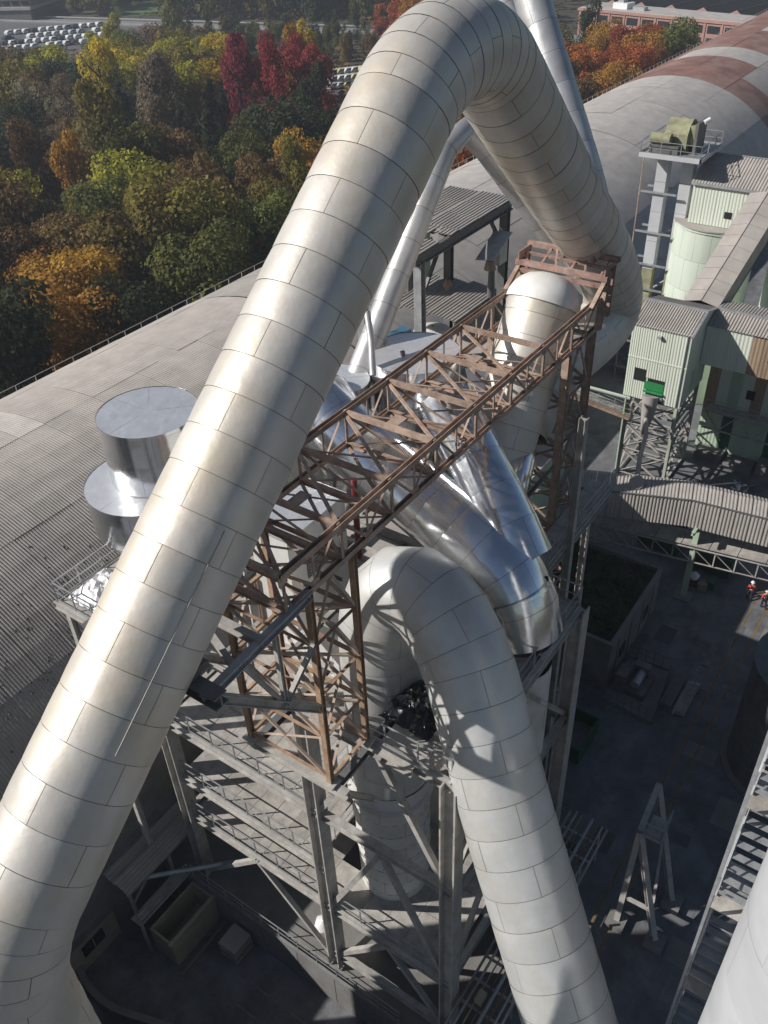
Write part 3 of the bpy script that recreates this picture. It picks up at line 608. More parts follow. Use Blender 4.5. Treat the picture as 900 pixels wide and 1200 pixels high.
for i in range(7):
    for j in range(4): MB().box((24.9, 14.25 + i * 1.97, PODZ + j * 5.05), (24.98, 14.25 + i * 1.97 + 1.93, PODZ + j * 5.05 + 5)).build('wall_panel', 'clad3', MH)
    for j in range(4):
        if i < 4: MB().box((25.05 + i * 2, 14.1, PODZ + j * 5.05), (25.05 + i * 2 + 1.95, 14.18, PODZ + j * 5.05 + 5)).build('wall_panel', 'clad3', MH)
for i in range(8): MB().box((25.0 + i, 14.1, 17.02), (25.97 + i, 28.1, 17.1)).build('roof_sheet', 'roofgrey', MH)
for k, (x0, x1, y0, y1, z1, m, lab) in enumerate(((33.8, 38.3, 21.5, 27.5, 16.0, 'dark_steel', 'dark narrow block added right behind the far lattice tower to shade the yard'), (38.5, 52, 21.0, 27.0, 13.0, 'green_clad2', 'dim green-grey workshop block behind the far lattice tower'), (42.0, 56.5, 27.6, 31.3, 19.0, 'concrete', 'tall narrow concrete block under the lean-to roof beside the warehouse'))):  # the narrow first block is added to keep sun off the yard
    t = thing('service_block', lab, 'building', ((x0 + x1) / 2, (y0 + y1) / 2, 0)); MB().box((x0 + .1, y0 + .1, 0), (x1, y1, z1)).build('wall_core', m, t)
    n = round((y1 - y0) / 1.6); 
    for i in range(n): MB().box((x0, y0 + .1 + i * (y1 - y0) / n, 0), (x0 + .08, y0 + .06 + (i + 1) * (y1 - y0) / n, z1)).build('wall_panel', m, t)
    n = round((x1 - x0) / 1.6)
    for i in range(n): MB().box((x0 + i * (x1 - x0) / n, y0, 0), (x0 + (i + 1) * (x1 - x0) / n - .04, y0 + .08, z1)).build('wall_panel', m, t); MB().box((x0 + i * (x1 - x0) / n, y0 - .2, z1), (x0 + (i + 1) * (x1 - x0) / n - .04, y1 + .1, z1 + .1)).build('roof_sheet', 'roofgrey', t)
BS = thing('shade_silo', 'big concrete silo added out of view beyond the left edge to shade the yard', 'silo', (-11.6, 38, 0))  # unseen silo, added to throw shade over the yard
clad(BS, [Vector((-11.6, 38, z)) for z in (0, 6, 12, 18, 24, 30, 36)], 7.8, 6, 10, 'concrete', (0, 1, 0), seg=4); MB().tube([(-11.6, 38, 36), (-11.6, 38, 36.3)], 7.9, 40).build('roof', 'concrete', BS)
OD = thing('shade_duct', 'fat clad duct on a steel post, added out of view to shade the riser duct bend', 'duct', (0, 31.5, 43.5))  # invented duct out of view; its shadow falls on the riser bend
clad(OD, [Vector((1.6, 31.6, 43.4)), Vector((8.3, 31.5, 43.6))], 2.0, 1.5, 3, 'clad2', (0, 1, 0)); MB().tube([(8.3, 31.5, 43.6), (8.5, 31.5, 43.6)], 2.1, 28).build('end_flange', 'dust_steel', OD)
member('support', (2.5, 33, 0), (2.5, 33, 42), .5, .5, 'dust_steel', OD, 'H')
# stray members, cable trays and hangers that fill the heart of the tower
for i in range(70):
    x = random.uniform(18.2, 33); y = random.uniform(12.8, 26); z = random.uniform(14.5, 23.5)
    if (x - 20.6) ** 2 + (y - 15.3) ** 2 < 5.5 or (x - 27.5) ** 2 + (y - 13) ** 2 < 6: continue
    ax = random.choice('xyzd'); L = random.uniform(1.5, 4.5); d = {'x': (L, 0, 0), 'y': (0, L, 0), 'z': (0, 0, -L), 'd': (L * .6, random.choice((-1, 1)) * L * .3, L * .6)}[ax]
    q = Vector((x, y, z)) + Vector(d)
    if q.z > 28 or q.y > 28: continue
    member('secondary_beam', (x, y, z), q, random.choice((.12, .16, .22)), random.choice((.12, .18, .24)), random.choice(('dust_steel', 'dust_steel', 'dark_steel', 'rust')), BB, random.choice('HLU'))
# cabin under the truss
CB = thing('control_cabin', 'pale sheet metal cabin with a barred vent showing through the truss', 'cabin', (21, 20.5, 22))
MB().box((19.6, 19.2, F0 - 1.4), (23.4, 21.2, 26.2)).build('wall', 'clad3', CB)
MB().box((19.55, 19.1, 26.2), (23.5, 21.3, 26.3)).build('roof', 'silver_top', CB); MB().box((20.6, 19.14, 23.6), (21.9, 19.2, 24.6)).build('vent_frame', 'dark_steel', CB)
for i in range(5): MB().box((20.7, 19.11, 23.7 + i * .18), (21.8, 19.135, 23.76 + i * .18)).build('vent_slat', 'galv', CB)
RL = thing('red_drainpipe', 'dark red vertical pipe next to the pale cabin', 'pipe', (23.8, 19.1, 21))
MB().tube([(23.9, 19.0, 22.5), (23.9, 19.0, 26.8)], .14, 10).build('tube', 'red', RL)
# catwalk with rubbish, far left
CW = thing('catwalk', 'dusty walkway end with handrails left of the big duct', 'walkway', (15.2, 28, 21))
deck_plates(CW, 15.2, 20.5, 25.2, 29.6, 21.4, 1.3, 1.1)
member('beam', (15.1, 24, 21.15), (15.1, 29.8, 21.15), .2, .4, 'dust_steel', CW, 'H'); rail(CW, (15.15, 24.5, 21.4), (15.15, 29.6, 21.4)); rail(CW, (15.15, 29.6, 21.4), (20.5, 29.6, 21.4))
member('beam', (15.1, 29.7, 21.2), (21, 29.7, 21.2), .2, .3, 'dust_steel', CW, 'H'); member('post', (15.4, 29.4, 2), (15.4, 29.4, 21), .3, .3, 'dust_steel', CW, 'H')
PS = thing('plastic_sheeting', 'crumpled white plastic sheeting heaped on the walkway end', 'plastic sheet', (16.6, 28.6, 21.4))
vs = []; n = 14
for i in range(n):
    for j in range(n):
        x = 15.5 + 2.4 * i / (n - 1); y = 27.4 + 2.0 * j / (n - 1); e = min(i, j, n - 1 - i, n - 1 - j) / 3
        vs.append((x + random.uniform(-.06, .06), y + random.uniform(-.06, .06), 21.45 + min(1, e) * (.35 + .35 * abs(noise.noise(Vector((x * 2.2, y * 2.2, 1)))) + random.uniform(0, .12))))
MB().add(vs, [(i * n + j, (i + 1) * n + j, (i + 1) * n + j + 1, i * n + j + 1) for i in range(n - 1) for j in range(n - 1)]).build('sheet', 'plastic', PS)
for i in range(9):
    t = thing('plank', ('long' if i % 2 else 'short') + ' dusty timber board lying on the walkway by the plastic sheeting', 'plank', (16.5, 27, 21.45), 'boards on the walkway')
    a = Vector((16 + random.uniform(0, 2.2), 25.8 + i * .2, 21.47 + .05 * i % .2)); MB().bar(a, a + Vector((random.uniform(1, 1.6) * (1 if i % 2 else .6), random.uniform(-.5, .5), 0)), .2, .05).build('board', 'wood', t)

TP = thing('tarpaulin_heap', 'crumpled black plastic tarpaulin heaped on the deck left of the sloping duct', 'tarpaulin', tuple(atz(478, 845, 19.6)))
o_ = atz(478, 842, 19.6); vs = []; n = 18
for i in range(n):
    for j in range(n):
        x = o_.x - .5 + 2.6 * i / (n - 1); y = o_.y - 1.3 + 2.4 * j / (n - 1); e = min(i, j, n - 1 - i, n - 1 - j) / 4
        vs.append((x + random.uniform(-.05, .05), y + random.uniform(-.05, .05), 19.6 + min(1, e) * (.3 + .7 * abs(noise.noise(Vector((x * 2.0, y * 2.0, 4)))) + random.uniform(0, .16))))
M['tarp'] = mat('black_tarpaulin', (.015, .016, .02), .22, 0, .1, 2, .5, 4)
MB().add(vs, [(i * n + j, (i + 1) * n + j, (i + 1) * n + j + 1, i * n + j + 1) for i in range(n - 1) for j in range(n - 1)]).build('sheet', 'tarp', TP)
CT = thing('cable_rack', 'dusty rack of pipes and cables running under the sloping duct, bottom centre', 'pipe rack', tuple(atz(560, 1150, 2)))
a_ = atz(548, 1210, 2.0)
for k in range(6):
    m = ('dust_steel', 'yellow', 'galv', 'dark_steel', 'beige', 'dust_steel')[k]; y = a_.y - .9 + k * .32; z = 2.0 + (k % 3) * .12
    MB().tube([(a_.x - 4, y, z), (a_.x + 14, y, z)], (.06, .05, .1, .05, .04, .07)[k], 8).build('pipe', m, CT)
for i in range(14): x = a_.x - 4 + i * 1.3; member('rung', (x, a_.y - 1.2, 1.85), (x, a_.y + 1.1, 1.85), .12, .12, 'dust_steel', CT, 'L'); member('post', (x, a_.y - 1.1, 0), (x, a_.y - 1.1, 2.9), .1, .1, 'dust_steel', CT, 'L') if i % 2 else None
for s_ in (-1.2, 1.1): member('stringer', (a_.x - 4, a_.y + s_, 1.9), (a_.x + 14, a_.y + s_, 1.9), .1, .2, 'dust_steel', CT, 'U')
for i in range(5): x = a_.x - 1 + i * 2.3; MB().box((x, a_.y - .5 + (i % 2) * .5, 2.2), (x + .6, a_.y - .1 + (i % 2) * .5, 2.6)).build('valve_box', ('dust_steel', 'beige', 'galv')[i % 3], CT)

for i, (x, y, a, b) in enumerate(((36, 1.5, 2.2, 1.4), (30.5, 7.2, 1.6, 1.1), (40, 4.0, 1.4, 2.0), (49, 10.2, 1.8, 1.2), (26.5, .8, 1.5, 1.5), (33.5, 3.4, .9, .9), (52, 3.6, 2.4, 1.2))):
    MB().poly([(x, y), (x + a, y + random.uniform(-.1, .1)), (x + a + random.uniform(-.1, .1), y + b), (x + random.uniform(-.1, .1), y + b)], .019, .024).build('repair_patch', 'asphalt' if i % 2 else 'concrete', yard)
# ================================================================== CANOPY AND PLANT BEHIND THE TOWER
CN = thing('hoist_canopy', 'grey steel canopy with a torn corrugated roof behind the rusty truss', 'canopy', (48.5, 31, 5))
for i in range(5):
    for j in range(2):
        if (i, j) == (1, 0): continue
        x0, x1 = 42.6 + i * 2.42, 42.6 + (i + 1) * 2.42; y0, y1 = 27.8 + j * 2.6, 27.8 + (j + 1) * 2.6
        corr((x0 + .02, y1 - .02, 28.7), (x0 + .02, y0, 28.62), (x1 + .03, y0, 28.66), (x1 + .03, y1, 28.74), .26, .06).build('roof_sheet', 'roofgrey', CN)
corr((45.04, 30.3, 28.7), (45.04, 29.2, 28.66), (47.4, 29.2, 28.7), (47.4, 30.3, 28.7), .26, .06).build('roof_sheet', 'roofgrey', CN)
corr((46.4, 29.1, 28.66), (46.4, 27.8, 28.62), (47.4, 27.8, 28.7), (47.4, 29.1, 28.7), .26, .06).build('roof_sheet', 'roofgrey', CN)
MB().sheet((45.6, 29.1, 28.3), (46.8, 28.9, 28.75), (46.9, 28.4, 28.5), (45.8, 28.5, 28.1), .02).build('torn_sheet', 'roofgrey', CN)
for y in (28.0, 32.8): member('beam', (42.6, y, 28.2), (54.8, y, 28.2), .3, .7, 'dark_steel', CN, 'H')
for x in (42.8, 47, 51, 54.5): member('rafter', (x, 28, 28.45), (x, 32.9, 28.45), .2, .25, 'dark_steel', CN, 'H')
for x, y in ((43.2, 28.1), (54.1, 28.1), (43.2, 32.6), (54.1, 32.6)): member('post', (x, y, 2 if y < 30 else 12), (x, y, 28.0), .55, .55, 'galv' if x < 50 else 'dark_steel', CN, 'H')
for x, s in ((43.2, 1), (54.1, -1)): member('knee_brace', (x, 28.1, 25.3), (x + s * 2.2, 28.1, 28.0), .2, .2, 'dark_steel', CN, 'H')
MB().box((52.6, 27.6, 24.6), (53.7, 28.3, 26.2)).build('junction_box', 'galv', CN)
FL = thing('floodlight', 'grey floodlight under a small hood on the right canopy post', 'floodlight', (52, 27.8, 26))
MB().sheet((49.9, 28.0, 25.9), (50.4, 26.9, 25.9), (53.0, 26.9, 27.0), (52.6, 28.1, 27.0), .06).build('hood', 'galv', FL); member('arm', (50.8, 27.6, 25.7), (53.9, 27.9, 26.2), .12, .12, 'dark_steel', FL)
MB().tube([(50.9, 27.4, 25.6), (50.9, 27.4, 25.0)], [.28, .42], 12).build('lamp', 'wood', FL)
HK = thing('chain_hoist', 'dark chain hoist block dangling below the canopy beside the floodlight', 'hoist', (51.6, 27.8, 24))
MB().bar((51.9, 27.8, 28), (51.9, 27.8, 24.9), .05).build('chain', 'dark_steel', HK); MB().tube([(51.9, 27.8, 25), (51.9, 27.8, 22.6)], [.2, .3], 8).build('hoist_body', 'dark_steel', HK)
H2 = thing('hook_block', 'rusty hook block hanging on a chain under the canopy', 'hook', (48, 29, 24))
MB().bar((48.0, 29.0, 28), (48.0, 29.0, 25), .04).build('chain', 'dark_steel', H2); MB().tube([(48, 29, 25), (48, 29, 24.6), (48, 29, 24.2)], [.15, .32, .06], 8).build('hook', 'rust_orange', H2)
LS = thing('lean_to_roof', 'lower corrugated lean-to roof lying in the shadow of the torn canopy', 'shed', (52, 31.5, 12))
for i in range(3):
    for j in range(3):
        x0 = 48.4 + i * 2.1; y0 = 28.6 + j * 2.3
        corr((x0, y0 + 2.28, 22.1), (x0, y0, 21.8), (x0 + 2.12, y0, 21.8), (x0 + 2.12, y0 + 2.28, 22.1), .26, .06).build('roof_sheet', 'roofgrey', LS)
for x, y in ((48.7, 28.8), (54.4, 28.8), (48.7, 35), (54.4, 35)): member('post', (x, y, 6 if y < 30 else 13), (x, y, 21.8), .2, .2, 'galv', LS, 'H')
member('beam', (48.4, 28.7, 21.6), (54.8, 28.7, 21.6), .2, .3, 'dark_steel', LS, 'H')
for k in range(4): MB().box((50.0 + k * .8, 33.5, 22.4), (50.6 + k * .8, 34.0, 27.6)).build('cladding_strip', 'green_clad2' if k == 3 else 'dark_steel', LS)
RV = thing('round_vessel', 'pale rounded vessel half in shade below the lean-to roof', 'vessel', (51.5, 32.0, 12))
MB().tube([(51.2, 32.2, 10), (51.2, 32.2, 18.6), (51.2, 32.2, 19.3), (51.2, 32.2, 19.6)], [1.9, 1.9, 1.3, .1], 28, False).build('shell', 'clad3', RV)
MB().tube([(51.2, 32.2, 16.3), (51.2, 32.2, 16.5)], 1.98, 28).build('rib', 'clad3', RV)
BM = thing('blue_blower', 'blue blower machine at the foot of the slim bypass pipe', 'machine', (49.2, 34.0, 18))
MB().tube([(48.2, 34.2, 18.8), (49.3, 34.2, 18.8)], .7, 18).build('fan_housing', 'blue', BM); MB().box((49.3, 33.7, 18.3), (50.6, 34.6, 19.3)).build('motor', 'blue', BM); MB().box((47.8, 33.3, 17.8), (51, 35, 18.1)).build('base_frame', 'dark_steel', BM)
for x, y in ((48.2, 33.5), (50.6, 33.5)): member('stand', (x, y, 11.2), (x, y, 17.8), .25, .25, 'dark_steel', BM, 'H')
MB().box((47.5, 33.6, 18.3), (47.9, 34.5, 19.6)).build('control_box', 'blue', BM)

# ================================================================== SILO GROUP
def ribbed(x0, x1, y0, y1, z0, z1, face, m, parent, pitch=.32, name='wall_sheet', wd=1.15, cols=None):
    """upright profiled wall sheets; face is the axis the wall looks along ('-x' or '-y')"""
    n = max(1, round(((y1 - y0) if face == '-x' else (x1 - x0)) / wd))
    for i in range(n):
        mm = cols(i, n) if cols else m
        if face == '-x': a, b = y0 + (y1 - y0) * i / n, y0 + (y1 - y0) * (i + 1) / n - .015; corr((x0, b, z0), (x0, a, z0), (x0, a, z1), (x0, b, z1), pitch, .024).build(name, mm, parent)
        else: a, b = x0 + (x1 - x0) * i / n, x0 + (x1 - x0) * (i + 1) / n - .015; corr((a, y0, z0), (b, y0, z0), (b, y0, z1), (a, y0, z1), pitch, .024).build(name, mm, parent)
HS = thing('transfer_house', 'pale green clad transfer house perched on a steel lattice tower', 'building', (71, 20.2, 8.4))
hx0, hx1, hy0, hy1, hz0, hz1 = 68.0, 74.2, 17.7, 22.75, 8.4, 15.3
mb = MB(); mb.add([(hx0 + .1, y, z) for y in (hy0 + .1, hy1) for z in (hz0, hz1)] , [])
prof = [(hx0 + .08, hz0 + .02), (hx1 - .05, hz0 + .02), (hx1 - .05, 15.3), (hx0 + 3.0, 16.15), (hx0 + .08, 15.25)]
mb = MB(); n = len(prof); mb.add([(x, hy0 + .06, z) for x, z in prof] + [(x, hy1, z) for x, z in prof], [tuple(range(n)), tuple(reversed(range(n, 2 * n)))] + [(i, n + i, n + (i + 1) % n, (i + 1) % n) for i in range(n)]); mb.build('frame_box', 'green_clad', HS)
m_ = 4.6 / 4
for a, b, z0, z1 in ((17.7, 19.2, hz0, hz1), (19.2, 20.95, 10.6, hz1), (20.95, 22.0, 11.3, hz1), (20.95, 22.0, hz0, 10.1), (22.0, 22.75, hz0, hz1), (20.75, 20.95, hz0, 10.1)): ribbed(hx0, hx0, a, b, z0, z1, '-x', 'green_clad', HS, .21, wd=.95)
for i in range(4):
    x0 = hx0 + i * 1.55; x1 = x0 + 1.53
    def zt(x): return 15.25 + (x - hx0) / 3 * .9 if x < hx0 + 3 else 16.15 - (x - hx0 - 3) / 3.2 * .85
    MB().sheet((x0, hy0, hz0 - (0 if i < 3 else 0)), (x1, hy0, hz0), (x1, hy0, zt(x1)), (x0, hy0, zt(x0)), .04).build('gable_panel', 'green_clad', HS)
for i in range(4):
    y0 = hy0 - .15 + i * 1.34; y1 = y0 + 1.33
    corr((hx0 - .15, y1, 15.2), (hx0 - .15, y0, 15.2), (hx0 + 3, y0, 16.2), (hx0 + 3, y1, 16.2), .22, .07).build('roof_sheet', 'roofgrey', HS)
    corr((hx0 + 3.15, y1, 16.2), (hx0 + 3.15, y0, 16.2), (hx1 + .1, y0, 15.3), (hx1 + .1, y1, 15.3), .22, .07).build('roof_sheet', 'roofgrey', HS)
MB().box((hx0 + 2.9, hy0 - .2, 16.2), (hx0 + 3.2, hy1 + .45, 16.32)).build('ridge_cap', 'galv', HS)
MB().sheet((hx0 - .2, hy0 - .22, 15.22), (hx0 + 3.05, hy0 - .22, 16.3), (hx0 + 3.05, hy0 + .02, 16.32), (hx0 - .2, hy0 + .02, 15.24), .1).build('verge_trim', 'galv', HS); MB().sheet((hx0 + 3.05, hy0 - .22, 16.3), (hx1 + .15, hy0 - .22, 15.35), (hx1 + .15, hy0 + .02, 15.37), (hx0 + 3.05, hy0 + .02, 16.32), .1).build('verge_trim', 'galv', HS)
MB().box((hx0 - .01, hy0 - .06, hz0), (hx0 + .1, hy0 + .1, hz1)).build('corner_trim', 'green_clad', HS)
MB().box((hx0 + .03, 20.95, 10.1), (hx0 + .07, 22.0, 11.3)).build('opening', 'dark', HS); MB().box((hx0 + .03, 19.2, hz0 + .05), (hx0 + .07, 20.75, 10.6)).build('opening', 'dark', HS)
MB().box((hx0 - .04, 19.25, 9.5), (hx0 + .02, 20.95, 10.25)).build('green_panel', 'green_paint', HS); MB().box((hx0 - .25, 19.2, 9.3), (hx0 + .06, 20.95, 9.42)).build('conveyor_edge', 'green_paint', HS); MB().box((hx0 - .2, 19.2, 8.7), (hx0 + .07, 20.95, 9.0)).build('sill', 'galv', HS)
for x_, z_ in ((hx0 - .03, 12.2), (hx0 - .03, 15.1)): MB().box((x_ - .03, hy0 - .08, z_), (x_ + .03, hy1, z_ + .1)).build('flashing', 'green_clad', HS)
MB().box((hx0 + 2.2, hy0 - .03, 9.0), (hx0 + 3.1, hy0 + .02, 11.0)).build('door', 'green_clad2', HS); MB().box((hx0 + 4.2, hy0 - .03, 12.4), (hx0 + 5.2, hy0 + .02, 13.2)).build('window', 'glass', HS)
MB().box((hx0 - .35, 20.1, 14.5), (hx0 - .02, 20.4, 14.7)).build('wall_lamp', 'galv', HS); MB().tube([(hx0 - .1, 17.95, 8.5), (hx0 - .1, 17.95, 15.2)], .06, 8).build('downpipe', 'galv', HS)
YP = thing('yellow_pipe', 'pale yellow pipe running level into the left side of the transfer house', 'pipe', tuple(atx(700, 457, 66)))
MB().tube([atx(676, 450, 66.5), atx(738, 467, 68.1)], .16, 10).build('tube', 'silo', YP)
WB = thing('walkway_bridge', 'dusty railed walkway bridge reaching the foot of the transfer house from the left', 'walkway', tuple(atx(700, 470, 66)))
w0, w1 = atx(664, 458, 66.5), atx(738, 487, 68.0)
for k in range(8): a_ = w0.lerp(w1, k / 8); b_ = w0.lerp(w1, (k + 1) / 8 - .004); MB().sheet(a_, b_, b_ + Vector((1.2, 0, 0)), a_ + Vector((1.2, 0, 0)), -.08).build('floor_plate', 'grating', WB)
member('beam', w0 - Vector((0, 0, .3)), w1 - Vector((0, 0, .3)), .16, .4, 'rust', WB, 'H'); rail(WB, w0, w1, 1.1)
LT = thing('lattice_tower', 'pale green and grey lattice tower holding up the transfer house', 'tower', (70, 20, 0), 'lattice towers of the silo group')
lattice(LT, (68.2, 73.6), (17.9, 22.3), 0, 8.4, 3, 'dust_steel', .3, .16, .2)
for z in (1.8, 3.4, 4.4, 5.2, 6.2, 7.0): member('landing_edge', (69.5, 17.9, z), (69.5, 22.0, z - .2), .12, .16, 'dust_steel', LT); member('landing_edge', (68.3, 18, z), (73.4, 18, z + .2), .12, .16, 'dust_steel', LT)
for x, y, in ((68.1, 22.4), (68.1, 17.8)): member('leg_face', (x - .1, y, 0), (x - .1, y, 8.3), .12, .3, 'green_clad2', LT)
CH = thing('discharge_chute', 'slim grey discharge pipe running from the house funnel down to the gallery roof', 'chute', (67.6, 20.2, 9))
MB().tube([(67.9, 20.2, 9.0), (67.5, 20.1, 7.4), (67.0, 20.1, 5.6)], [.75, .6, .22], 10).build('funnel', 'roofgrey', CH)
MB().tube([tuple(atx(757, 490, 66.4)), tuple(atx(757, 510, 65.5)), tuple(atx(750, 535, 63)), tuple(atz(746, 566, 9.9))], .2, 10).build('pipe', 'roofgrey', CH); MB().tube([tuple(atz(746, 566, 9.85)), tuple(atz(746, 565, 10.1))], .55, 14).build('flange', 'roofgrey', CH)
AX = thing('annex_bridge', 'pale green upper annex with a corrugated roof right of the transfer house', 'building', (74, 11, 11))
ax0 = 72.0
mb = MB(); mb.box((ax0 + .08, 2, 11.0), (76.5, 17.65, 14.6)); mb.build('frame_box', 'green_clad2', AX)
def axc(i, n): return 'rusty_sheet' if i in (n - 5, n - 6) else 'green_clad'
ribbed(ax0, ax0, 2, 17.66, 11.0, 14.7, '-x', 'green_clad', AX, .3, wd=1.0, cols=axc)
for i in range(10):
    y0 = 2 + i * 1.56; corr((ax0 - .2, y0 + 1.55, 14.65), (ax0 - .2, y0, 14.65), (ax0 + 1.9, y0, 15.35), (ax0 + 1.9, y0 + 1.55, 15.35), .26, .07).build('roof_sheet', 'roofgrey', AX)
    corr((ax0 + 2.05, y0 + 1.55, 15.38), (ax0 + 2.05, y0, 15.38), (ax0 + 4.4, y0, 15.2), (ax0 + 4.4, y0 + 1.55, 15.2), .26, .07).build('roof_sheet', 'roofgrey', AX)
MB().box((ax0 + 1.82, 2, 15.38), (ax0 + 2.12, 17.6, 15.5)).build('ridge_cap', 'galv', AX); MB().box((ax0 - .06, 11.6, 12.5), (ax0 + .02, 12.2, 13.1)).build('window', 'dark', AX)
GB = thing('screening_building', 'tall green corrugated building wall with rust-streaked sheets below the annex', 'building', (80, 9, 0))
mb = MB(); mb.box((76.1, -2, 0), (86, 17.6, 10.9)); mb.build('wall_core', 'green_clad2', GB)
def gbc(i, n): return 'rusty_sheet' if i in (n - 1, n - 5) else ('green_clad' if i % 2 else 'green_clad2')
ribbed(76.0, 76.0, -2, 17.6, 4.6, 10.9, '-x', 'green_clad2', GB, .3, wd=1.05, cols=gbc); ribbed(76.0, 76.0, -2, 17.6, 0, 4.55, '-x', 'darkgreen', GB, .3, wd=1.05, cols=lambda i, n: 'green_clad2' if i % 4 else 'darkgreen')
MB().box((75.9, 13.2, 6.6), (75.94, 13.95, 7.5)).build('window', 'dark', GB)
for i in range(5): MB().box((74.6 - (i % 2) * .5, 3 + i * 2.9, 0), (76, 5.6 + i * 2.9, .5 + (i % 3) * .3)).build('plinth_block', 'concrete', GB)
SW = thing('walkway_truss', 'pale open walkway truss running along the shaded green wall', 'walkway', (75, 9, 3.5))
for z in (3.4, 5.2):
    member('chord', (74.6, -1, z), (74.6, 17, z), .14, .14, 'dust_steel', SW, 'L')
for i in range(12): member('web', (74.6, -1 + i * 1.5, 3.4 if i % 2 else 5.2), (74.6, .5 + i * 1.5, 5.2 if i % 2 else 3.4), .1, .1, 'dust_steel', SW, 'L')
MB().box((74.5, -1, 5.3), (75.9, 17, 5.36)).build('floor', 'grating', SW); rail(SW, (74.55, -1, 5.36), (74.55, 17, 5.36), 1.0, sp=1.5)
DB = thing('debris_heap', 'small heap of pale rubble and scrap at the foot of the green wall', 'debris', (71.6, 10.5, 0))
for i in range(16): a = Vector((71.2 + random.gauss(0, .45), 11.6 + random.gauss(0, .5), random.uniform(.05, .4))); MB().bar(a, a + Vector((random.uniform(-.6, .6), random.uniform(-.6, .6), random.uniform(0, .3))), random.uniform(.1, .3), .08).build('scrap', random.choice(('plastic', 'wood', 'galv')), DB)
def silo(label, cx, cy, r, z1, nseg=16):
    t = thing('silo', label, 'silo', (cx, cy, 0), 'pale green silos')
    P = [Vector((cx, cy, z1 * i / 6)) for i in range(7)]
    clad(t, P, r, z1 / 6, nseg, 'silo', (0, 1, 0), seg=2, gap=.02, bulge=.0)
    for z in (z1 * .33, z1 - .25): MB().tube([(cx, cy, z), (cx, cy, z + .12)], r + .12, 40, False).build('hoop', 'silo', t)
    MB().tube([(cx, cy, z1 - .02), (cx, cy, z1 + .08)], r + .14, 40).build('roof', 'roofgrey', t)
    MB().bar((cx - r * .95, cy - r * .42, .5), (cx - r * .95, cy - r * .42, z1), .12).build('ladder', 'galv', t)
    return t
S1 = silo('big pale green silo with a rusty rim next to the twin-legged tower', 87.5, 22.4, 3.95, 18.3)
S2 = silo('pale green silo cut off by the right edge of the picture', 84.5, 12.6, 3.7, 18.0)
UH = thing('silo_top_house', 'pale green flat-fronted house on top of the big silo', 'building', (88, 17, 18.4))
mb = MB(); mb.box((85.08, 8, 18.42), (91, 24.55, 22.2)); mb.build('wall_core', 'green_clad', UH)
ribbed(85, 85, 8, 24.6, 18.42, 22.2, '-x', 'green_clad', UH, .3, wd=1.2)
for i in range(12): y0 = 8 + i * 1.4; corr((84.8, y0 + 1.39, 22.15), (84.8, y0, 22.15), (88.6, y0, 23.9), (88.6, y0 + 1.39, 23.9), .28, .06).build('roof_sheet', 'roofgrey', UH); corr((88.7, y0 + 1.39, 23.9), (88.7, y0, 23.9), (91.2, y0, 22.6), (91.2, y0 + 1.39, 22.6), .28, .06).build('roof_sheet', 'roofgrey', UH)
MB().box((84.7, 8, 22.0), (84.86, 24.7, 22.2)).build('gutter', 'galv', UH); MB().box((84.94, 20.6, 19.3), (84.98, 21.3, 19.9)).build('vent', 'dark', UH)
mb = MB(); mb.sheet((84.8, 24.6, 22.1), (88.65, 24.6, 23.9), (88.65, 24.75, 23.95), (84.8, 24.75, 22.15), .08); mb.build('verge_trim', 'green_clad', UH)
mb = MB(); mb.bar((88.6, 8, 24.0), (88.6, 24, 24.0), .1); mb.build('ridge_cap', 'galv', UH)
CV = thing('inclined_gallery', 'long grey covered conveyor gallery sloping down from the silo top', 'conveyor', (77, 17, 16))
for i in range(10):
    f0, f1 = i / 10, (i + 1) / 10 - .002
    def P(f, y, dz): return Vector((84.6 - 9.9 * f, y + .3 + 1.5 * f, 22.35 - 6.9 * f + dz))
    MB().sheet(P(f0, 17.5, 0), P(f0, 19.0, -.35), P(f1, 19.0, -.35), P(f1, 17.5, 0), -.04).build('roof_sheet', 'roofgrey', CV)
    MB().sheet(P(f0, 17.5, 0), P(f1, 17.5, 0), P(f1, 15.9, -.35), P(f0, 15.9, -.35), -.04).build('roof_sheet', 'roofgrey', CV)
    MB().sheet(P(f0, 15.95, -.4), P(f1, 15.95, -.4), P(f1, 15.95, -2.4), P(f0, 15.95, -2.4), .04).build('side_sheet', 'roofgrey', CV)
    MB().sheet(P(f0, 18.95, -.4), P(f1, 18.95, -.4), P(f1, 18.95, -2.4), P(f0, 18.95, -2.4), -.04).build('side_sheet', 'roofgrey', CV)
mb = MB(); mb.bar(P(0, 17.5, .06), P(1, 17.5, .06), .12, .08); mb.build('ridge_cap', 'roofgrey', CV); mb = MB(); mb.sheet(P(0, 19, -2.42), P(1, 19, -2.42), P(1, 15.9, -2.42), P(0, 15.9, -2.42), .05); mb.build('floor', 'dark_steel', CV)
TL = thing('elevator_tower', 'twin-legged bucket elevator tower, white above and olive below, with a railed platform', 'tower', (80, 24.8, 0))
for k, (x, y) in enumerate(((79.2, 25.4), (79.6, 23.3))):
    for a, b, m in ((4, 15.5, 'olive'), (15.52, 26.2, 'tankpaint')):
        n = 4
        for q in range(n): za = a + (b - a) * q / n; zb = a + (b - a) * (q + 1) / n; MB().box((x, y, za), (x + 1.0, y + 1.0, zb - .03)).build('casing', m, TL)
for z in (5, 8, 11, 13.6, 16.0, 19.0, 22.6): member('tie', (79.0, 24.2, z), (79.0, 27.5, z), .14, .16, 'galv' if z > 12 else 'olive', TL); member('tie', (80.8, 24.2, z), (80.8, 27.5, z), .14, .16, 'galv', TL)
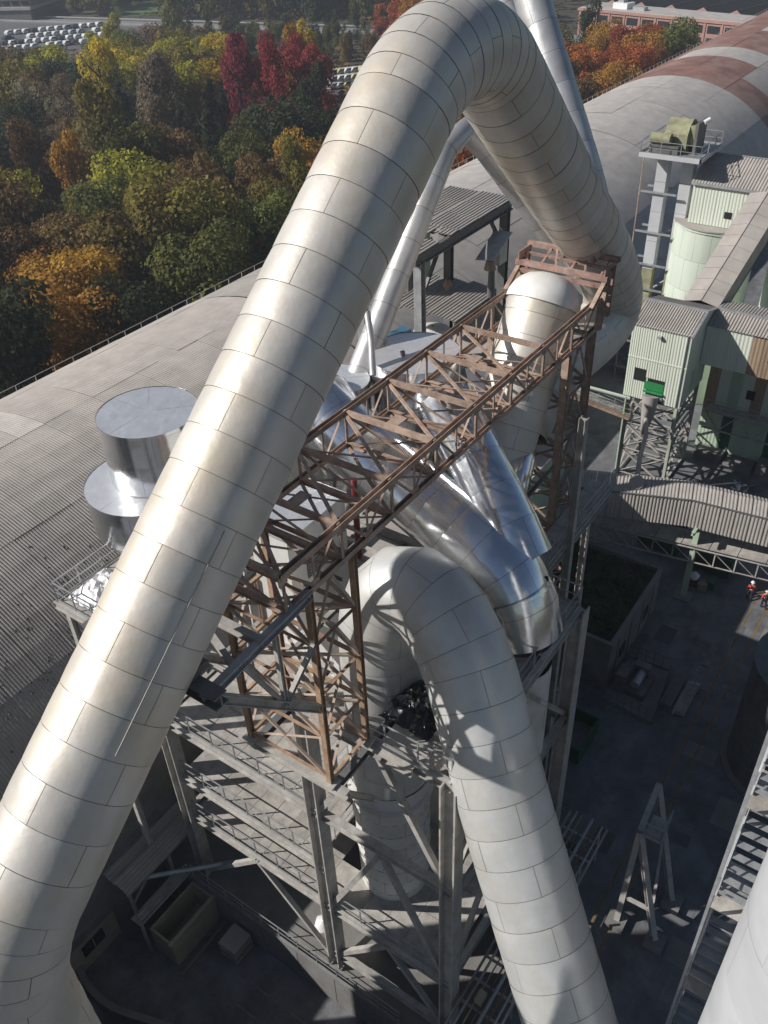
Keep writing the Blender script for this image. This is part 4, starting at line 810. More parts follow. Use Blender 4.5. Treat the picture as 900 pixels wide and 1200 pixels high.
member('tie', (79.1, 27.4, 19.0), (84, 22.6, 17.6), .14, .14, 'galv', TL); member('tie', (79.1, 25.4, 18.9), (84.2, 24.8, 18.1), .14, .14, 'galv', TL); member('tie', (79.1, 26.5, 12.5), (84.2, 25.4, 12.8), .16, .16, 'tankpaint', TL)
member('upright', (79, 27.6, 3.6), (79, 27.6, 26), .1, .1, 'rust', TL)
MB().box((77.4, 22.2, 26.1), (83, 27.4, 26.22)).build('platform', 'galv', TL); MB().box((77.3, 22.1, 25.95), (77.42, 27.5, 26.3)).build('toe_board', 'tankpaint', TL); MB().box((77.3, 22.1, 25.95), (83, 22.22, 26.3)).build('toe_board', 'tankpaint', TL)
for a, b in (((77.4, 22.2), (77.4, 27.4)), ((77.4, 27.4), (83, 27.4)), ((83, 27.4), (83, 22.2)), ((77.4, 22.2), (83, 22.2))): rail(TL, (*a, 26.22), (*b, 26.22), 1.1, sp=1.8)
EH = thing('bucket_drive', 'olive green drive machine with a rounded cover on the railed platform', 'machine', (80.2, 24.8, 26.2))
mb = MB(); pr_ = [(78.8, 26.2), (78.8, 27.7), (79.2, 28.4), (79.9, 28.8), (80.7, 28.6), (81.2, 27.9), (81.2, 26.2)]; n = len(pr_)
mb.add([(x, 24.0, z) for x, z in pr_] + [(x, 26.0, z) for x, z in pr_], [tuple(range(n)), tuple(reversed(range(n, 2 * n)))] + [(i, n + i, n + (i + 1) % n, (i + 1) % n) for i in range(n)]); mb.build('hood', 'olive', EH)
MB().box((78.9, 23.2, 26.2), (81.1, 23.45, 28.7)).build('spout_flange', 'dark_steel', EH); MB().box((79.2, 23.4, 26.8), (80.9, 24.0, 28.4)).build('neck', 'olive', EH); MB().tube([(78.3, 25.2, 27.4), (78.3, 26.9, 27.4)], .45, 14).build('motor', 'olive', EH); MB().tube([(79.9, 23.1, 28.6), (80.3, 22.8, 28.8)], .2, 10).build('bearing', 'white', EH)
MB().box((78.0, 24.4, 26.25), (79.0, 26.9, 26.9)).build('gearbox', 'dark_steel', EH)

scale_from_camera([TL, EH], 1.08)
# ================================================================== GALLERIES OVER THE STREET
GL = thing('covered_conveyor', 'grey corrugated covered conveyor crossing above the yard below the transfer house', 'conveyor', (55, 12, 7))
rg = [Vector((52.2, 20.6, 10)), Vector((55.3, 12.2, 10)), Vector((57.2, 3.0, 9.4))]
def off(i, d, dz):
    t = (rg[min(i + 1, 2)] - rg[max(i - 1, 0)]); n = Vector((-t.y, t.x, 0)).normalized(); n = n if n.x < 0 else -n
    return rg[i] + n * d + Vector((0, 0, dz))
for i in range(2):
    n = 9
    for k in range(n):
        def Q(d, dz, s): return off(i, d, dz).lerp(off(i + 1, d, dz), s)
        s0, s1 = k / n, (k + 1) / n - .004
        corr(Q(1.2, -.45, s0), Q(1.2, -.45, s1), Q(-.1, .0, s1), Q(-.1, .0, s0), .25, .04).build('roof_sheet', 'roofgrey', GL)
        corr(Q(1.45, -2.7, s0), Q(1.45, -2.7, s1), Q(1.25, -.5, s1), Q(1.25, -.5, s0), .25, .04).build('side_sheet', 'roofgrey', GL)
        corr(Q(-.1, 0, s0), Q(-.1, 0, s1), Q(-1.4, -.6, s1), Q(-1.4, -.6, s0), .25, .04).build('roof_sheet', 'roofgrey', GL)
        MB().sheet(Q(-1.4, -.6, s0), Q(-1.4, -.6, s1), Q(-1.5, -2.7, s1), Q(-1.5, -2.7, s0), .04).build('side_sheet', 'roofgrey', GL)
    member('eave_trim', off(i, 1.28, -.45), off(i + 1, 1.28, -.45), .09, .09, 'dark_steel', GL)
MB().sheet(off(0, 1.4, -2.7), off(1, 1.4, -2.7), off(1, -1.5, -2.7), off(0, -1.5, -2.7), .1).build('floor', 'dark_steel', GL); MB().sheet(off(1, 1.4, -2.7), off(2, 1.4, -2.7), off(2, -1.5, -2.7), off(1, -1.5, -2.7), .1).build('floor', 'dark_steel', GL)
BT = thing('open_conveyor', 'open belt conveyor on a pale lattice girder under the covered one', 'conveyor', (55.5, 11, 4))
for d, z in ((-.9, 5.2), (.9, 5.2), (-.9, 3.9), (.9, 3.9)): member('chord', (54.9 - 1.2 + d, 20, z), (56.6 + d, 2, z), .14, .16, 'dust_steel', BT, 'L')
for i in range(12):
    for d in (-.9,):
        f0, f1 = i / 12, (i + 1) / 12; a = Vector((53.7 + d, 20, 5.2)).lerp(Vector((56.6 + d, 2, 5.2)), f0); b = Vector((53.7 + d, 20, 3.9)).lerp(Vector((56.6 + d, 2, 3.9)), f1); a2 = Vector((a.x, a.y, 3.9)); member('web', a, b, .1, .1, 'dust_steel', BT, 'L'); member('upright', a2, a, .1, .1, 'dust_steel', BT, 'L')
for i in range(9): f0, f1 = i / 9, (i + 1) / 9 - .003; a = Vector((53.7, 20, 5.4)).lerp(Vector((56.6, 2, 5.4)), f0); b = Vector((53.7, 20, 5.4)).lerp(Vector((56.6, 2, 5.4)), f1); MB().sheet(a + Vector((-.85, 0, 0)), b + Vector((-.85, 0, 0)), b + Vector((.85, 0, .15)), a + Vector((.85, 0, .15)), -.05).build('belt_cover', 'grating', BT)
PO = thing('support_post', 'pale green steel post on a square foot holding the covered conveyor', 'post', (54.7, 11.15, 0))
member('shaft', (54.7, 11.15, .1), (54.7, 11.15, 7.2), .4, .4, 'green_clad2', PO, 'H'); MB().box((54.1, 10.5, 0), (55.3, 11.8, .12)).build('foot', 'concrete', PO); member('cap', (53.3, 11.15, 7.2), (56.4, 11.15, 7.2), .25, .3, 'green_clad2', PO, 'H')

# ================================================================== YARD
GR = thing('green_roof_building', 'low concrete building with a dark planted roof beside the yard', 'building', (47, 16, 0))
MB().box((42.6, 12.5, 0), (52, 21, 3.95)).build('wall', 'concrete', GR); MB().box((42.9, 12.8, 3.9), (51.7, 20.8, 4.05)).build('planted_roof', 'moss', GR)
mb = MB(); mb.box((42.5, 12.4, 3.9), (52.1, 12.7, 4.3)); mb.box((42.5, 12.7, 3.9), (42.8, 21, 4.3)); mb.box((51.8, 12.7, 3.9), (52.1, 21, 4.3)); mb.build('parapet', 'concrete', GR)
for x in (44, 46.3, 48.6, 50.6): MB().box((x, 12.42, 0), (x + .25, 12.5, 3.9)).build('pilaster', 'concrete', GR)
for x in (45, 49.4): MB().box((x - .4, 12.44, 1.2), (x + .6, 12.5, 2.2)).build('window', 'glass', GR)
mb = MB()
for i in range(900):
    x = random.uniform(43, 51.6); y = random.uniform(12.9, 20.7); s = random.uniform(.1, .3); a = random.uniform(0, 6.3)
    mb.add([(x, y, 4.05 + s), (x + s * math.cos(a), y + s * math.sin(a), 4.05), (x + s * math.cos(a + 2), y + s * math.sin(a + 2), 4.05), (x + s * math.cos(a + 4), y + s * math.sin(a + 4), 4.05)], [(0, 1, 2), (0, 2, 3), (0, 3, 1)])
tag(mb.build('sedum_tufts', 'moss', GR), kind='stuff')
PE = thing('machine_pen', 'low fenced pen around a pump set next to the green-roofed building', 'fence', (43.8, 10.4, 0))
pen = [(41.2, 8.5), (46.4, 9.2), (46.2, 12.2), (41.4, 12.2)]
for a, b in ((pen[0], pen[1]), (pen[1], pen[2]), (pen[0], pen[3])): rail(PE, (*a, .1), (*b, .1), 1.3, sp=.55, m='dark_steel')
MB().poly(pen, .01, .1).build('plinth', 'concrete', PE)
PU = thing('pump_set', 'dark pump set with a cylindrical motor inside the fenced pen', 'machine', (43.9, 10.8, .1))
MB().box((42.7, 9.8, .1), (45.0, 11.4, .6)).build('base', 'dark_steel', PU); MB().tube([(43.0, 10.6, 1.0), (44.4, 10.6, 1.0)], .32, 14).build('motor', 'galv', PU); MB().box((44.4, 10.1, .6), (45.0, 11.2, 1.5)).build('gearbox', 'dark_steel', PU); MB().box((42.6, 11.2, .1), (43.8, 11.9, 1.8)).build('cabinet', 'dark_steel', PU)
for k, (x, y, lab) in enumerate(((44.9, 8.35, 'stack of pale beams lying nearer the fenced pen'), (44.5, 7.35, 'stack of dark grids lying nearer the yellow lines'))):
    t = thing('pallet_stack', lab, 'pallet', (x, y, 0), 'stacks by the pen')
    for s in (-1.4, 0, 1.4): MB().box((x + s - .06, y - .4, .02), (x + s + .06, y + .4, .12)).build('bearer', 'wood', t)
    for q in range(5): MB().box((x - 1.7 + random.uniform(-.15, .15), y - .4 + q * .16, .12), (x + 1.7 + random.uniform(-.2, .2), y - .28 + q * .16, .12 + (.28 if k == 0 else .2))).build('beam', 'concrete' if k == 0 else 'dust_steel', t)
    if k:
        for q in range(13): MB().box((x - 1.5 + q * .24, y - .42, .33), (x - 1.42 + q * .24, y + .42, .38)).build('grid_bar', 'dust_steel', t)
def person(label, x, y, face, vest, bag):
    t = thing('person', label, 'person', (x, y, 0)); fc = Vector((math.cos(face), math.sin(face), 0)); sdv = Vector((-fc.y, fc.x, 0)); o = Vector((x, y, 0))
    def P(f, s, z): return tuple(o + fc * f + sdv * s + Vector((0, 0, z)))
    def skin(name, pts, rad, edges, m):
        me = bpy.data.meshes.new(name); me.from_pydata([P(*p) for p in pts], edges, []); me.materials.append(M[m]); ob = link(name, me, t)
        md = ob.modifiers.new('s', 'SKIN'); md.use_smooth_shade = True
        for v, r in zip(me.skin_vertices[0].data, rad): v.radius = (r, r)
        me.skin_vertices[0].data[0].use_root = True; s2 = ob.modifiers.new('d', 'SUBSURF'); s2.levels = s2.render_levels = 1; return ob
    J = [(0, 0, .95), (0, 0, 1.2), (0, 0, 1.42), (.02, 0, 1.56), (.03, 0, 1.68), (0, .10, .9), (.16, .11, .5), (.05, .12, .08), (.16, .13, .04), (0, -.10, .9), (-.05, -.11, .5), (-.22, -.12, .1), (-.1, -.13, .04), (0, .20, 1.4), (-.05, .27, 1.12), (.1, .27, .88), (.13, .27, .8), (0, -.20, 1.4), (.08, -.27, 1.12), (.2, -.25, .9), (.24, -.25, .82)]
    E_ = [(0, 1), (1, 2), (2, 3), (3, 4), (0, 5), (5, 6), (6, 7), (7, 8), (0, 9), (9, 10), (10, 11), (11, 12), (2, 13), (13, 14), (14, 15), (15, 16), (2, 17), (17, 18), (18, 19), (19, 20)]
    rd = [.13, .13, .14, .055, .1, .09, .06, .045, .045, .09, .06, .045, .045, .06, .045, .035, .035, .06, .045, .035, .035]
    skin('body', J, rd, E_, 'skin')
    skin('trousers', [J[0], J[5], J[6], J[7], J[9], J[10], J[11]], [.155, .115, .085, .075, .115, .085, .075], [(0, 1), (1, 2), (2, 3), (0, 4), (4, 5), (5, 6)], 'cloth_dark')
    skin('jacket', [(0, 0, 1.0), J[1], J[2], J[13], J[14], J[15], J[17], J[18], J[19]], [.165, .16, .175, .085, .07, .06, .085, .07, .06], [(0, 1), (1, 2), (2, 3), (3, 4), (4, 5), (2, 6), (6, 7), (7, 8)], vest)
    h = Vector(P(.03, 0, 1.70)); mb = MB(); mb.tube([h + Vector((0, 0, z)) for z in (0, .06, .12, .16)], [.145, .14, .1, .02], 12); mb.tube([h, h + Vector((0, 0, .015))], .17, 12); mb.build('helmet', 'white', t)
    mb = MB(); mb.tube([Vector(P(0, 0, 1.1)), Vector(P(0, 0, 1.14))], .185, 12); mb.build('reflective_band', 'white', t)
    for j in (8, 12): q = Vector(P(*J[j])); MB().bar(q - fc * .16, q + fc * .08, .1, .09).build('boot', 'cloth_dark', t)
    if bag: a = Vector(P(-.16, 0, 1.25)); MB().tube([a - Vector((0, 0, .2)), a, a + Vector((0, 0, .2))], [.13, .16, .12], 8).build('rucksack', 'cloth_dark', t)
fv = math.atan2(.3, 1)
person('person in a red work jacket and white helmet walking, left of the two', 57.1, 6.75, fv, 'hivis', False)
person('person with a dark rucksack over a red vest and white helmet, right of the two', 56.7, 5.55, fv + .2, 'hivis', True)
RS = thing('rubbish_pile', 'pile of sacks and red crates by the dark containers under the conveyor', 'rubbish', (57.5, 10.2, 0))
for i, (x, y, m) in enumerate(((56.6, 11.0, 'red'), (56.4, 10.2, 'wood'), (56.9, 9.7, 'darkgreen'))): MB().box((x - .4, y - .35, 0), (x + .4, y + .35, .55 + .1 * i)).build('crate', m, RS)
vs = MB(); vs.tube([(56.6, 11.0, .6), (56.6, 11.0, .9), (56.65, 11.0, 1.15)], [.35, .42, .1], 9); vs.build('sack', 'plastic', RS)
for k, (x, y, w_, m, lab) in enumerate(((59.5, 10.5, 3.4, 'darkgreen', 'dark green skip container behind the rubbish pile'), (60.2, 15.0, 3.4, 'darkgreen', 'dark green skip container deeper under the conveyor'))):
    t = thing('skip_container', lab, 'container', (x, y, 0)); MB().box((x - 1.1, y - w_ / 2, .15), (x + 1.1, y + w_ / 2, 1.9)).build('body', m, t)
    for q in range(5): MB().box((x - 1.16, y - w_ / 2 + .2 + q * .7, .2), (x - 1.1, y - w_ / 2 + .3 + q * .7, 1.85)).build('rib', m, t)
    MB().box((x - .9, y - w_ / 2 + .2, 1.9), (x + .9, y + w_ / 2 - .2, 1.95)).build('cover', 'dark', t)
M['binpaint'] = mat('dull_green_bin_paint', (.02, .09, .04), .6, 0, .2, 1, .05, 5)
t = thing('green_bin', 'open green waste container at the foot of the steel tower', 'container', (37.2, 12.2, 0))
mb = MB(); mb.box((35.4, 11.3, .1), (38.6, 11.4, 1.5)); mb.box((35.4, 13.2, .1), (38.6, 13.3, 1.5)); mb.box((35.4, 11.4, .1), (35.5, 13.2, 1.5)); mb.box((38.5, 11.4, .1), (38.6, 13.2, 1.5)); mb.build('side', 'binpaint', t); MB().box((35.5, 11.4, .1), (38.5, 13.2, .5)).build('load', 'dark_steel', t)
AF = thing('a_frame_support', 'pale steel A-frame support with a small railed cage standing in the dark yard', 'frame', (28, 4, 0))
t1 = atz(750, 975, 6.5); t2 = atz(772, 920, 6.5); feet = [atz(722, 1080, .15), atz(767, 1104, .15), atz(787, 1058, .15), atz(745, 1040, .15)]
for a, b in ((feet[0], t1), (feet[1], t1), (feet[2], t2)): member('leg', a, b, .3, .3, 'dust_steel', AF, 'H')
member('head_beam', t1, t2, .3, .35, 'dust_steel', AF, 'H'); member('cross_tie', feet[0].lerp(t1, .3), feet[1].lerp(t1, .3), .18, .18, 'dust_steel', AF, 'H'); member('brace', feet[1].lerp(t1, .25), feet[2].lerp(t2, .6), .15, .15, 'dust_steel', AF, 'H')
for a in feet[:3]: MB().box((a.x - .5, a.y - .5, .0), (a.x + .5, a.y + .5, .4)).build('footing', 'concrete', AF)
q = t1; MB().box((q.x, q.y - 1.1, 6.3), (q.x + 1.5, q.y - .2, 6.36)).build('cage_floor', 'grating', AF); rail(AF, (q.x, q.y - 1.1, 6.36), (q.x + 1.5, q.y - 1.1, 6.36), 1.1, sp=.4); rail(AF, (q.x, q.y - .2, 6.36), (q.x, q.y - 1.1, 6.36), 1.1, sp=.4)
DT = thing('dark_silo', 'dark cylindrical silo at the right edge of the shaded yard', 'silo', (42.5, .2, 0))
clad(DT, [Vector((42.6, .2, z)) for z in (0, 3, 6, 9)], 3.6, 3, 9, 'dark_steel', (0, 1, 0), seg=4); MB().tube([(42.6, .2, 8.98), (42.6, .2, 9.1)], 3.7, 32).build('lid', 'dark_steel', DT)
MB().tube([(42.6, .2, 0), (42.6, .2, .25)], 4.0, 32).build('plinth', 'concrete', DT)
# stair tower with the pale vessel beside it, lower right
SX, SY = 20.2, 0.15
SR = thing('stair_tower', 'open steel stair tower with grating treads beside the big pale vessel, lower right', 'stairs', (SX, SY, 0))
for i in range(10):
    z0 = i * 2.8; d = 1 if i % 2 else -1; x0 = SX - 1.5 * d; x1 = SX + 1.1 * d; yo = -.0
    y0, y1 = SY - .45, SY + .45
    for k in range(9):
        f = (k + .5) / 9; x = x0 + (x1 - x0) * f; z = z0 + 2.8 * f; MB().box((x - .13, y0, z - .03), (x + .13, y1, z)).build('tread', 'galv', SR)
    for y in (y0 - .04, y1 + .04): member('stringer', (x0, y, z0), (x1, y, z0 + 2.8), .06, .26, 'galv', SR)
    MB().box((min(x1, x1 + .9 * d), y0 - .05, z0 + 2.76), (max(x1, x1 + .9 * d), y1 + .05, z0 + 2.8)).build('landing', 'grating', SR)
    for y in (y0 - .05, y1 + .05): member('handrail', (x0, y, z0 + 1.05), (x1, y, z0 + 3.85), .05, .05, 'galv', SR); member('handrail', (x1, y, z0 + 3.85), (x1 + .9 * d, y, z0 + 3.85), .05, .05, 'galv', SR)
    member('handrail', (x1 + .9 * d, y0, z0 + 3.85), (x1 + .9 * d, y1, z0 + 3.85), .05, .05, 'galv', SR)
for x in (SX - 2.4, SX + 2.4, SX):
    for y in (SY - .55, SY + .55): member('post', (x, y, 0), (x, y, 29), .1, .1, 'galv', SR)
PV = thing('pale_vessel', 'big pale painted vessel wall filling the lower right corner', 'vessel', (15.5, -4.0, 0))
pvc = atd(860, 1100, 22); rr_ = Vector((math.sin(AZ), -math.cos(AZ), 0)); pc_ = pvc + rr_ * 4.15 + Vector((.807, .59, 0)) * .6
clad(PV, [Vector((pc_.x, pc_.y, z)) for z in (0, 3, 6, 9, 12, 15, 18, 21, 24, 27, 30, 33, 36, 39)], 3.0, 3, 8, 'tankpaint', (0, 1, 0), seg=6, gap=.008, bulge=.0)

_before = set(bpy.data.objects)
MB().tube([(pc_.x, pc_.y, 38.95), (pc_.x, pc_.y, 39.1), (pc_.x, pc_.y, 40.0)], [3.08, 3.05, .3], 40).build('roof_cone', 'tankpaint', PV)
# ================================================================== PIT, LOWER LEFT
SH = thing('lean_to_shed', 'dark corrugated lean-to shed roof down in the shaded pit', 'shed', (14, 28, 0))
for i in range(5):
    for j in range(2):
        x0 = 11.6 + j * 3.2; y0 = 26.2 + i * 1.0
        corr((x0, y0 + .99, 5.4 - (x0 - 11.6) * .04), (x0, y0, 5.0), (x0 + 3.25, y0, 5.0), (x0 + 3.25, y0 + .99, 5.3), .22, .05).build('roof_sheet', 'roofgrey', SH)
for x, y in ((11.8, 26.4), (11.8, 31), (14.6, 26.4)): member('post', (x, y, 0), (x, y, 4.95), .16, .16, 'dust_steel', SH, 'H')
member('eave_beam', (11.6, 26.25, 4.9), (18, 26.25, 4.9), .14, .2, 'dust_steel', SH, 'H'); member('brace', (11.8, 26.4, 3.6), (13.6, 26.4, 4.9), .1, .1, 'dust_steel', SH); MB().box((11.4, 25.6, 2.75), (15.0, 26.4, 2.8)).build('floor', 'grating', SH); rail(SH, (11.4, 25.6, 2.8), (15.0, 25.6, 2.8), 1.0, m='dust_steel'); member('post', (11.5, 25.7, 0), (11.5, 25.7, 2.7), .14, .14, 'dust_steel', SH)
BX = thing('open_container', 'beige open-topped steel container standing in the dark pit', 'container', (13.3, 24.6, 0))
mb = MB(); mb.box((11.7, 23.75, .1), (14.95, 23.87, 2.3)); mb.box((11.7, 25.3, .1), (14.95, 25.42, 2.3)); mb.box((11.7, 23.87, .1), (11.82, 25.3, 2.3)); mb.box((14.83, 23.87, .1), (14.95, 25.3, 2.3)); mb.box((11.82, 23.87, .1), (14.83, 25.3, .3)); mb.build('body', 'beige', BX)
mb = MB(); mb.box((11.6, 23.68, 2.3), (15.0, 23.9, 2.4)); mb.build('rim', 'beige', BX); MB().box((13.3, 23.72, .1), (13.36, 23.75, 2.3)).build('rib', 'beige', BX); MB().box((11.4, 23.2, 0), (15, 23.35, .18)).build('kerb', 'concrete', BX)
B2 = thing('pallet_box', 'small grey crate beside the beige container in the pit', 'crate', (14.1, 21.7, 0))
MB().box((13.5, 21.1, .1), (14.8, 22.3, 1.3)).build('body', 'roofgrey', B2); MB().box((13.45, 21.05, .62), (14.85, 22.35, .68)).build('strap', 'dark_steel', B2)
for y in (21.2, 22.1): MB().box((13.5, y, 0), (14.8, y + .12, .1)).build('runner', 'wood', B2)
PB2 = thing('brick_hut', 'small dark hut with a window at the far end of the pit', 'hut', (9.5, 29, 0))
MB().box((8.2, 27.9, 0), (11.3, 31, 2.6)).build('wall', 'beige', PB2); MB().box((8.0, 27.7, 2.6), (11.5, 31.2, 2.75)).build('roof', 'dark_steel', PB2); MB().box((9.0, 27.84, 1.0), (10.4, 27.9, 1.9)).build('window', 'glass', PB2); MB().box((9.67, 27.8, 1.0), (9.73, 27.84, 1.9)).build('glazing_bar', 'dust_steel', PB2)
PW = thing('retaining_wall', 'low curved concrete retaining wall in the bottom left pit', 'wall', (7.5, 26, 0))
pts = spline([(9.6, 29.8, 0), (8.3, 27.4, 0), (8.1, 25, 0), (8.8, 22.6, 0), (9.6, 20, 0)], 4)
for a, b in zip(pts, pts[1:]): MB().bar(a + Vector((0, 0, .4)), b + Vector((0, 0, .4)), .35, .8).build('wall_block', 'concrete', PW)
for k, (a, b, r) in enumerate((((12.6, 26.8, 4.6), (17.3, 22.0, 4.6), .13),)): t = thing('propped_pipe', 'long pale pipe crossing the pit below the lowest floor', 'pipe', a); MB().tube([a, b], r, 10).build('tube', 'galv', t)
FL2 = thing('plastic_heap', 'white plastic wrap caught on the podium under the lowest floor', 'plastic sheet', (17, 17.4, 2.5))
MB().tube([(17.0, 17.6, 2.5), (17.0, 17.6, 2.8), (17.1, 17.5, 3.1)], [.6, .5, .1], 7).build('sheet', 'plastic', FL2)

scale_from_camera([o for o in bpy.data.objects if o not in _before and o.parent is None], 1.129)
# ================================================================== FAR ROAD, FACTORY, CARS
def strip(name, pts, w, z, m):
    mb = MB()
    for a, b in zip(pts, pts[1:]): mb.bar((a[0], a[1], z), (b[0], b[1], z), w, .08)
    return tag(mb.build(name, m), kind='structure')
ra = atz(150, 28, 0); rb = atz(520, 40, 0); dd = (rb - ra)
strip('road', [ra - dd * 1.2, ra, rb, rb + dd * .6], 11, .02, 'road')
GRl = thing('guard_rail', 'pale guard rail along the far road beyond the wood', 'guard rail', ra)
mb = MB(); nn_ = Vector((-dd.y, dd.x, 0)).normalized()
for s in (-5.2, 5.2): a = ra - dd * .6 + nn_ * s; b = rb + nn_ * s; mb.bar(a + Vector((0, 0, .8)), b + Vector((0, 0, .8)), .12, .4)
mb.build('beam', 'galv', GRl)
for i in range(30): a = (ra - dd * .6 + nn_ * -5.2).lerp(rb + nn_ * -5.2, i / 29); MB().bar(a, a + Vector((0, 0, .9)), .12).build('post', 'galv', GRl)
tag(MB().poly([tuple(atz(*p, 0))[:2] for p in ((-40, 74), (240, 52), (200, 24), (-40, 20))], -.04, .03).build('car_park', 'asphalt'), kind='structure')
tag(MB().poly([tuple(atz(*p, 0))[:2] for p in ((380, 112), (450, 108), (450, 78), (385, 80))], -.04, .03).build('overflow_car_park', 'asphalt'), kind='structure')
tag(MB().poly([tuple(atz(*p, 0))[:2] for p in ((125, 18), (190, 18), (200, -12), (130, -12))], -.04, .04).build('lawn', 'grass'), kind='structure')
def carmesh(m):
    mb = MB(); pr = [(-2.1, .25), (2.1, .25), (2.15, .75), (1.2, .95), (.6, 1.42), (-1.2, 1.45), (-1.9, .98), (-2.15, .85)]; n = len(pr)
    mb.add([(x, -.86, z) for x, z in pr] + [(x, .86, z) for x, z in pr], [tuple(range(n)), tuple(reversed(range(n, 2 * n)))] + [(i, n + i, n + (i + 1) % n, (i + 1) % n) for i in range(n)])
    return mb.mesh('car_body', m)
cbody = [carmesh(m) for m in CARS]
mb = MB(); pr = [(1.1, .98), (.58, 1.36), (-1.15, 1.38), (-1.75, 1.0)]; mb.add([(x, -.88, z) for x, z in pr] + [(x, .88, z) for x, z in pr], [(0, 1, 2, 3), (7, 6, 5, 4)]); mb.add([(1.22, -.7, .96), (1.22, .7, .96), (.63, .66, 1.42), (.63, -.66, 1.42)], [(0, 1, 2, 3)]); cglass = mb.mesh('car_windows', 'glass')
mb = MB()
for x in (-1.35, 1.35):
    for y in (-.8, .62): mb.tube([(x, y, .33), (x, y + .2, .33)], .33, 10)
cwheel = mb.mesh('car_wheels', 'dark')
cn = ('white', 'silver', 'pale yellow', 'dark'); ang = math.atan2(dd.y, dd.x)
def car(x, y, a, k, where, grp):
    t = thing('parked_car', cn[k] + ' car parked ' + where, 'car', (x, y, .04), grp); t.rotation_euler.z = a
    for nme, me in (('body', cbody[k]), ('windows', cglass), ('wheels', cwheel)):
        o = bpy.data.objects.new(nme, me); C.objects.link(o); o.parent = t
for r_ in range(4):
    for q in range(13):
        if random.random() < .12: continue
        p = atz(4 + q * 9.5 + r_ * 3, 60 - r_ * 6.5 - q * .9, 0); car(p.x, p.y, ang + 1.4 + random.uniform(-.05, .05), random.choice((0, 0, 0, 1, 0, 3)), 'in the far car park at the top left', 'cars in the far car park')
for r_ in range(3):
    for q in range(6):
        p = atz(392 + q * 8, 104 - r_ * 8 - q * 1.0, 0); car(p.x, p.y, ang + 1.3 + random.uniform(-.1, .1), random.choice((2, 2, 0, 1)), 'in the small clearing left of the big duct', 'cars in the clearing')
FB = thing('office_block', 'flat grey industrial block in the far top left corner', 'building', atz(-20, 22, 0))
a = atz(-60, 26, 0); b = atz(38, 24, 0); u = (b - a).normalized(); v = Vector((-u.y, u.x, 0)); v = v if v.x > 0 else -v
def fb(p0, p1, z0, z1, m, nme): a_, b_ = a + u * p0[0] + v * p0[1], a + u * p1[0] + v * p1[1]; mb = MB(); q = [a + u * p0[0] + v * p0[1], a + u * p1[0] + v * p0[1], a + u * p1[0] + v * p1[1], a + u * p0[0] + v * p1[1]]; mb.poly([(w_.x, w_.y) for w_ in q], z0, z1); return mb.build(nme, m, FB)
Lb = (b - a).length
fb((0, 0), (Lb, 30), 0, 3.6, 'dark_steel', 'lower_storey'); fb((-.5, -.5), (Lb + .5, 30), 3.6, 4.6, 'rooflight', 'fascia'); fb((0, .6), (Lb, 29), 4.6, 7.0, 'concrete', 'upper_storey'); fb((-.5, 0), (Lb + .5, 30), 7.0, 7.7, 'roofgrey', 'roof')
for i in range(9): fb((1 + i * Lb / 9, .45), (1 + (i + .7) * Lb / 9, .6), 5.0, 6.5, 'glass', 'window')
PKF = thing('pink_factory', 'low pink rendered factory with window bands beyond the red trees', 'building', atz(700, 45, 0))
a = Vector((285, 126, 0)); b = Vector((271, 64, 0)); u = (b - a).normalized(); v = Vector((-u.y, u.x, 0)); v = v if v.x > 0 else -v; Lb = (b - a).length
def pk(x0, x1, y0, y1, z0, z1, m, nme): q = [a + u * x0 + v * y0, a + u * x1 + v * y0, a + u * x1 + v * y1, a + u * x0 + v * y1]; mb = MB(); mb.poly([(w_.x, w_.y) for w_ in q], z0, z1); return mb.build(nme, m, PKF)
pk(0, Lb, 0, 12, 0, 6.6, 'brickpink', 'wall'); pk(-.3, Lb, -.35, 12, 6.6, 7.3, 'brickpink', 'parapet'); pk(0, Lb, .2, 11.8, 7.3, 7.45, 'rooflight', 'roof')
for fl in (1.0, 4.0):
    for i in range(12): pk(1.5 + i * Lb / 12, 1.5 + (i + .72) * Lb / 12, -.06, .02, fl, fl + 1.9, 'glass', 'window')
for i in range(12): pk(.5 + i * Lb / 12, .9 + i * Lb / 12, -.2, .0, 0, 6.6, 'brickpink', 'pilaster')
pk(10, 15, 3, 7, 7.4, 9.0, 'white', 'roof_unit'); pk(11, 13, 4, 6, 9.0, 10.2, 'galv', 'roof_vent'); pk(17, 21, 3, 5, 7.4, 8.4, 'galv', 'roof_unit')
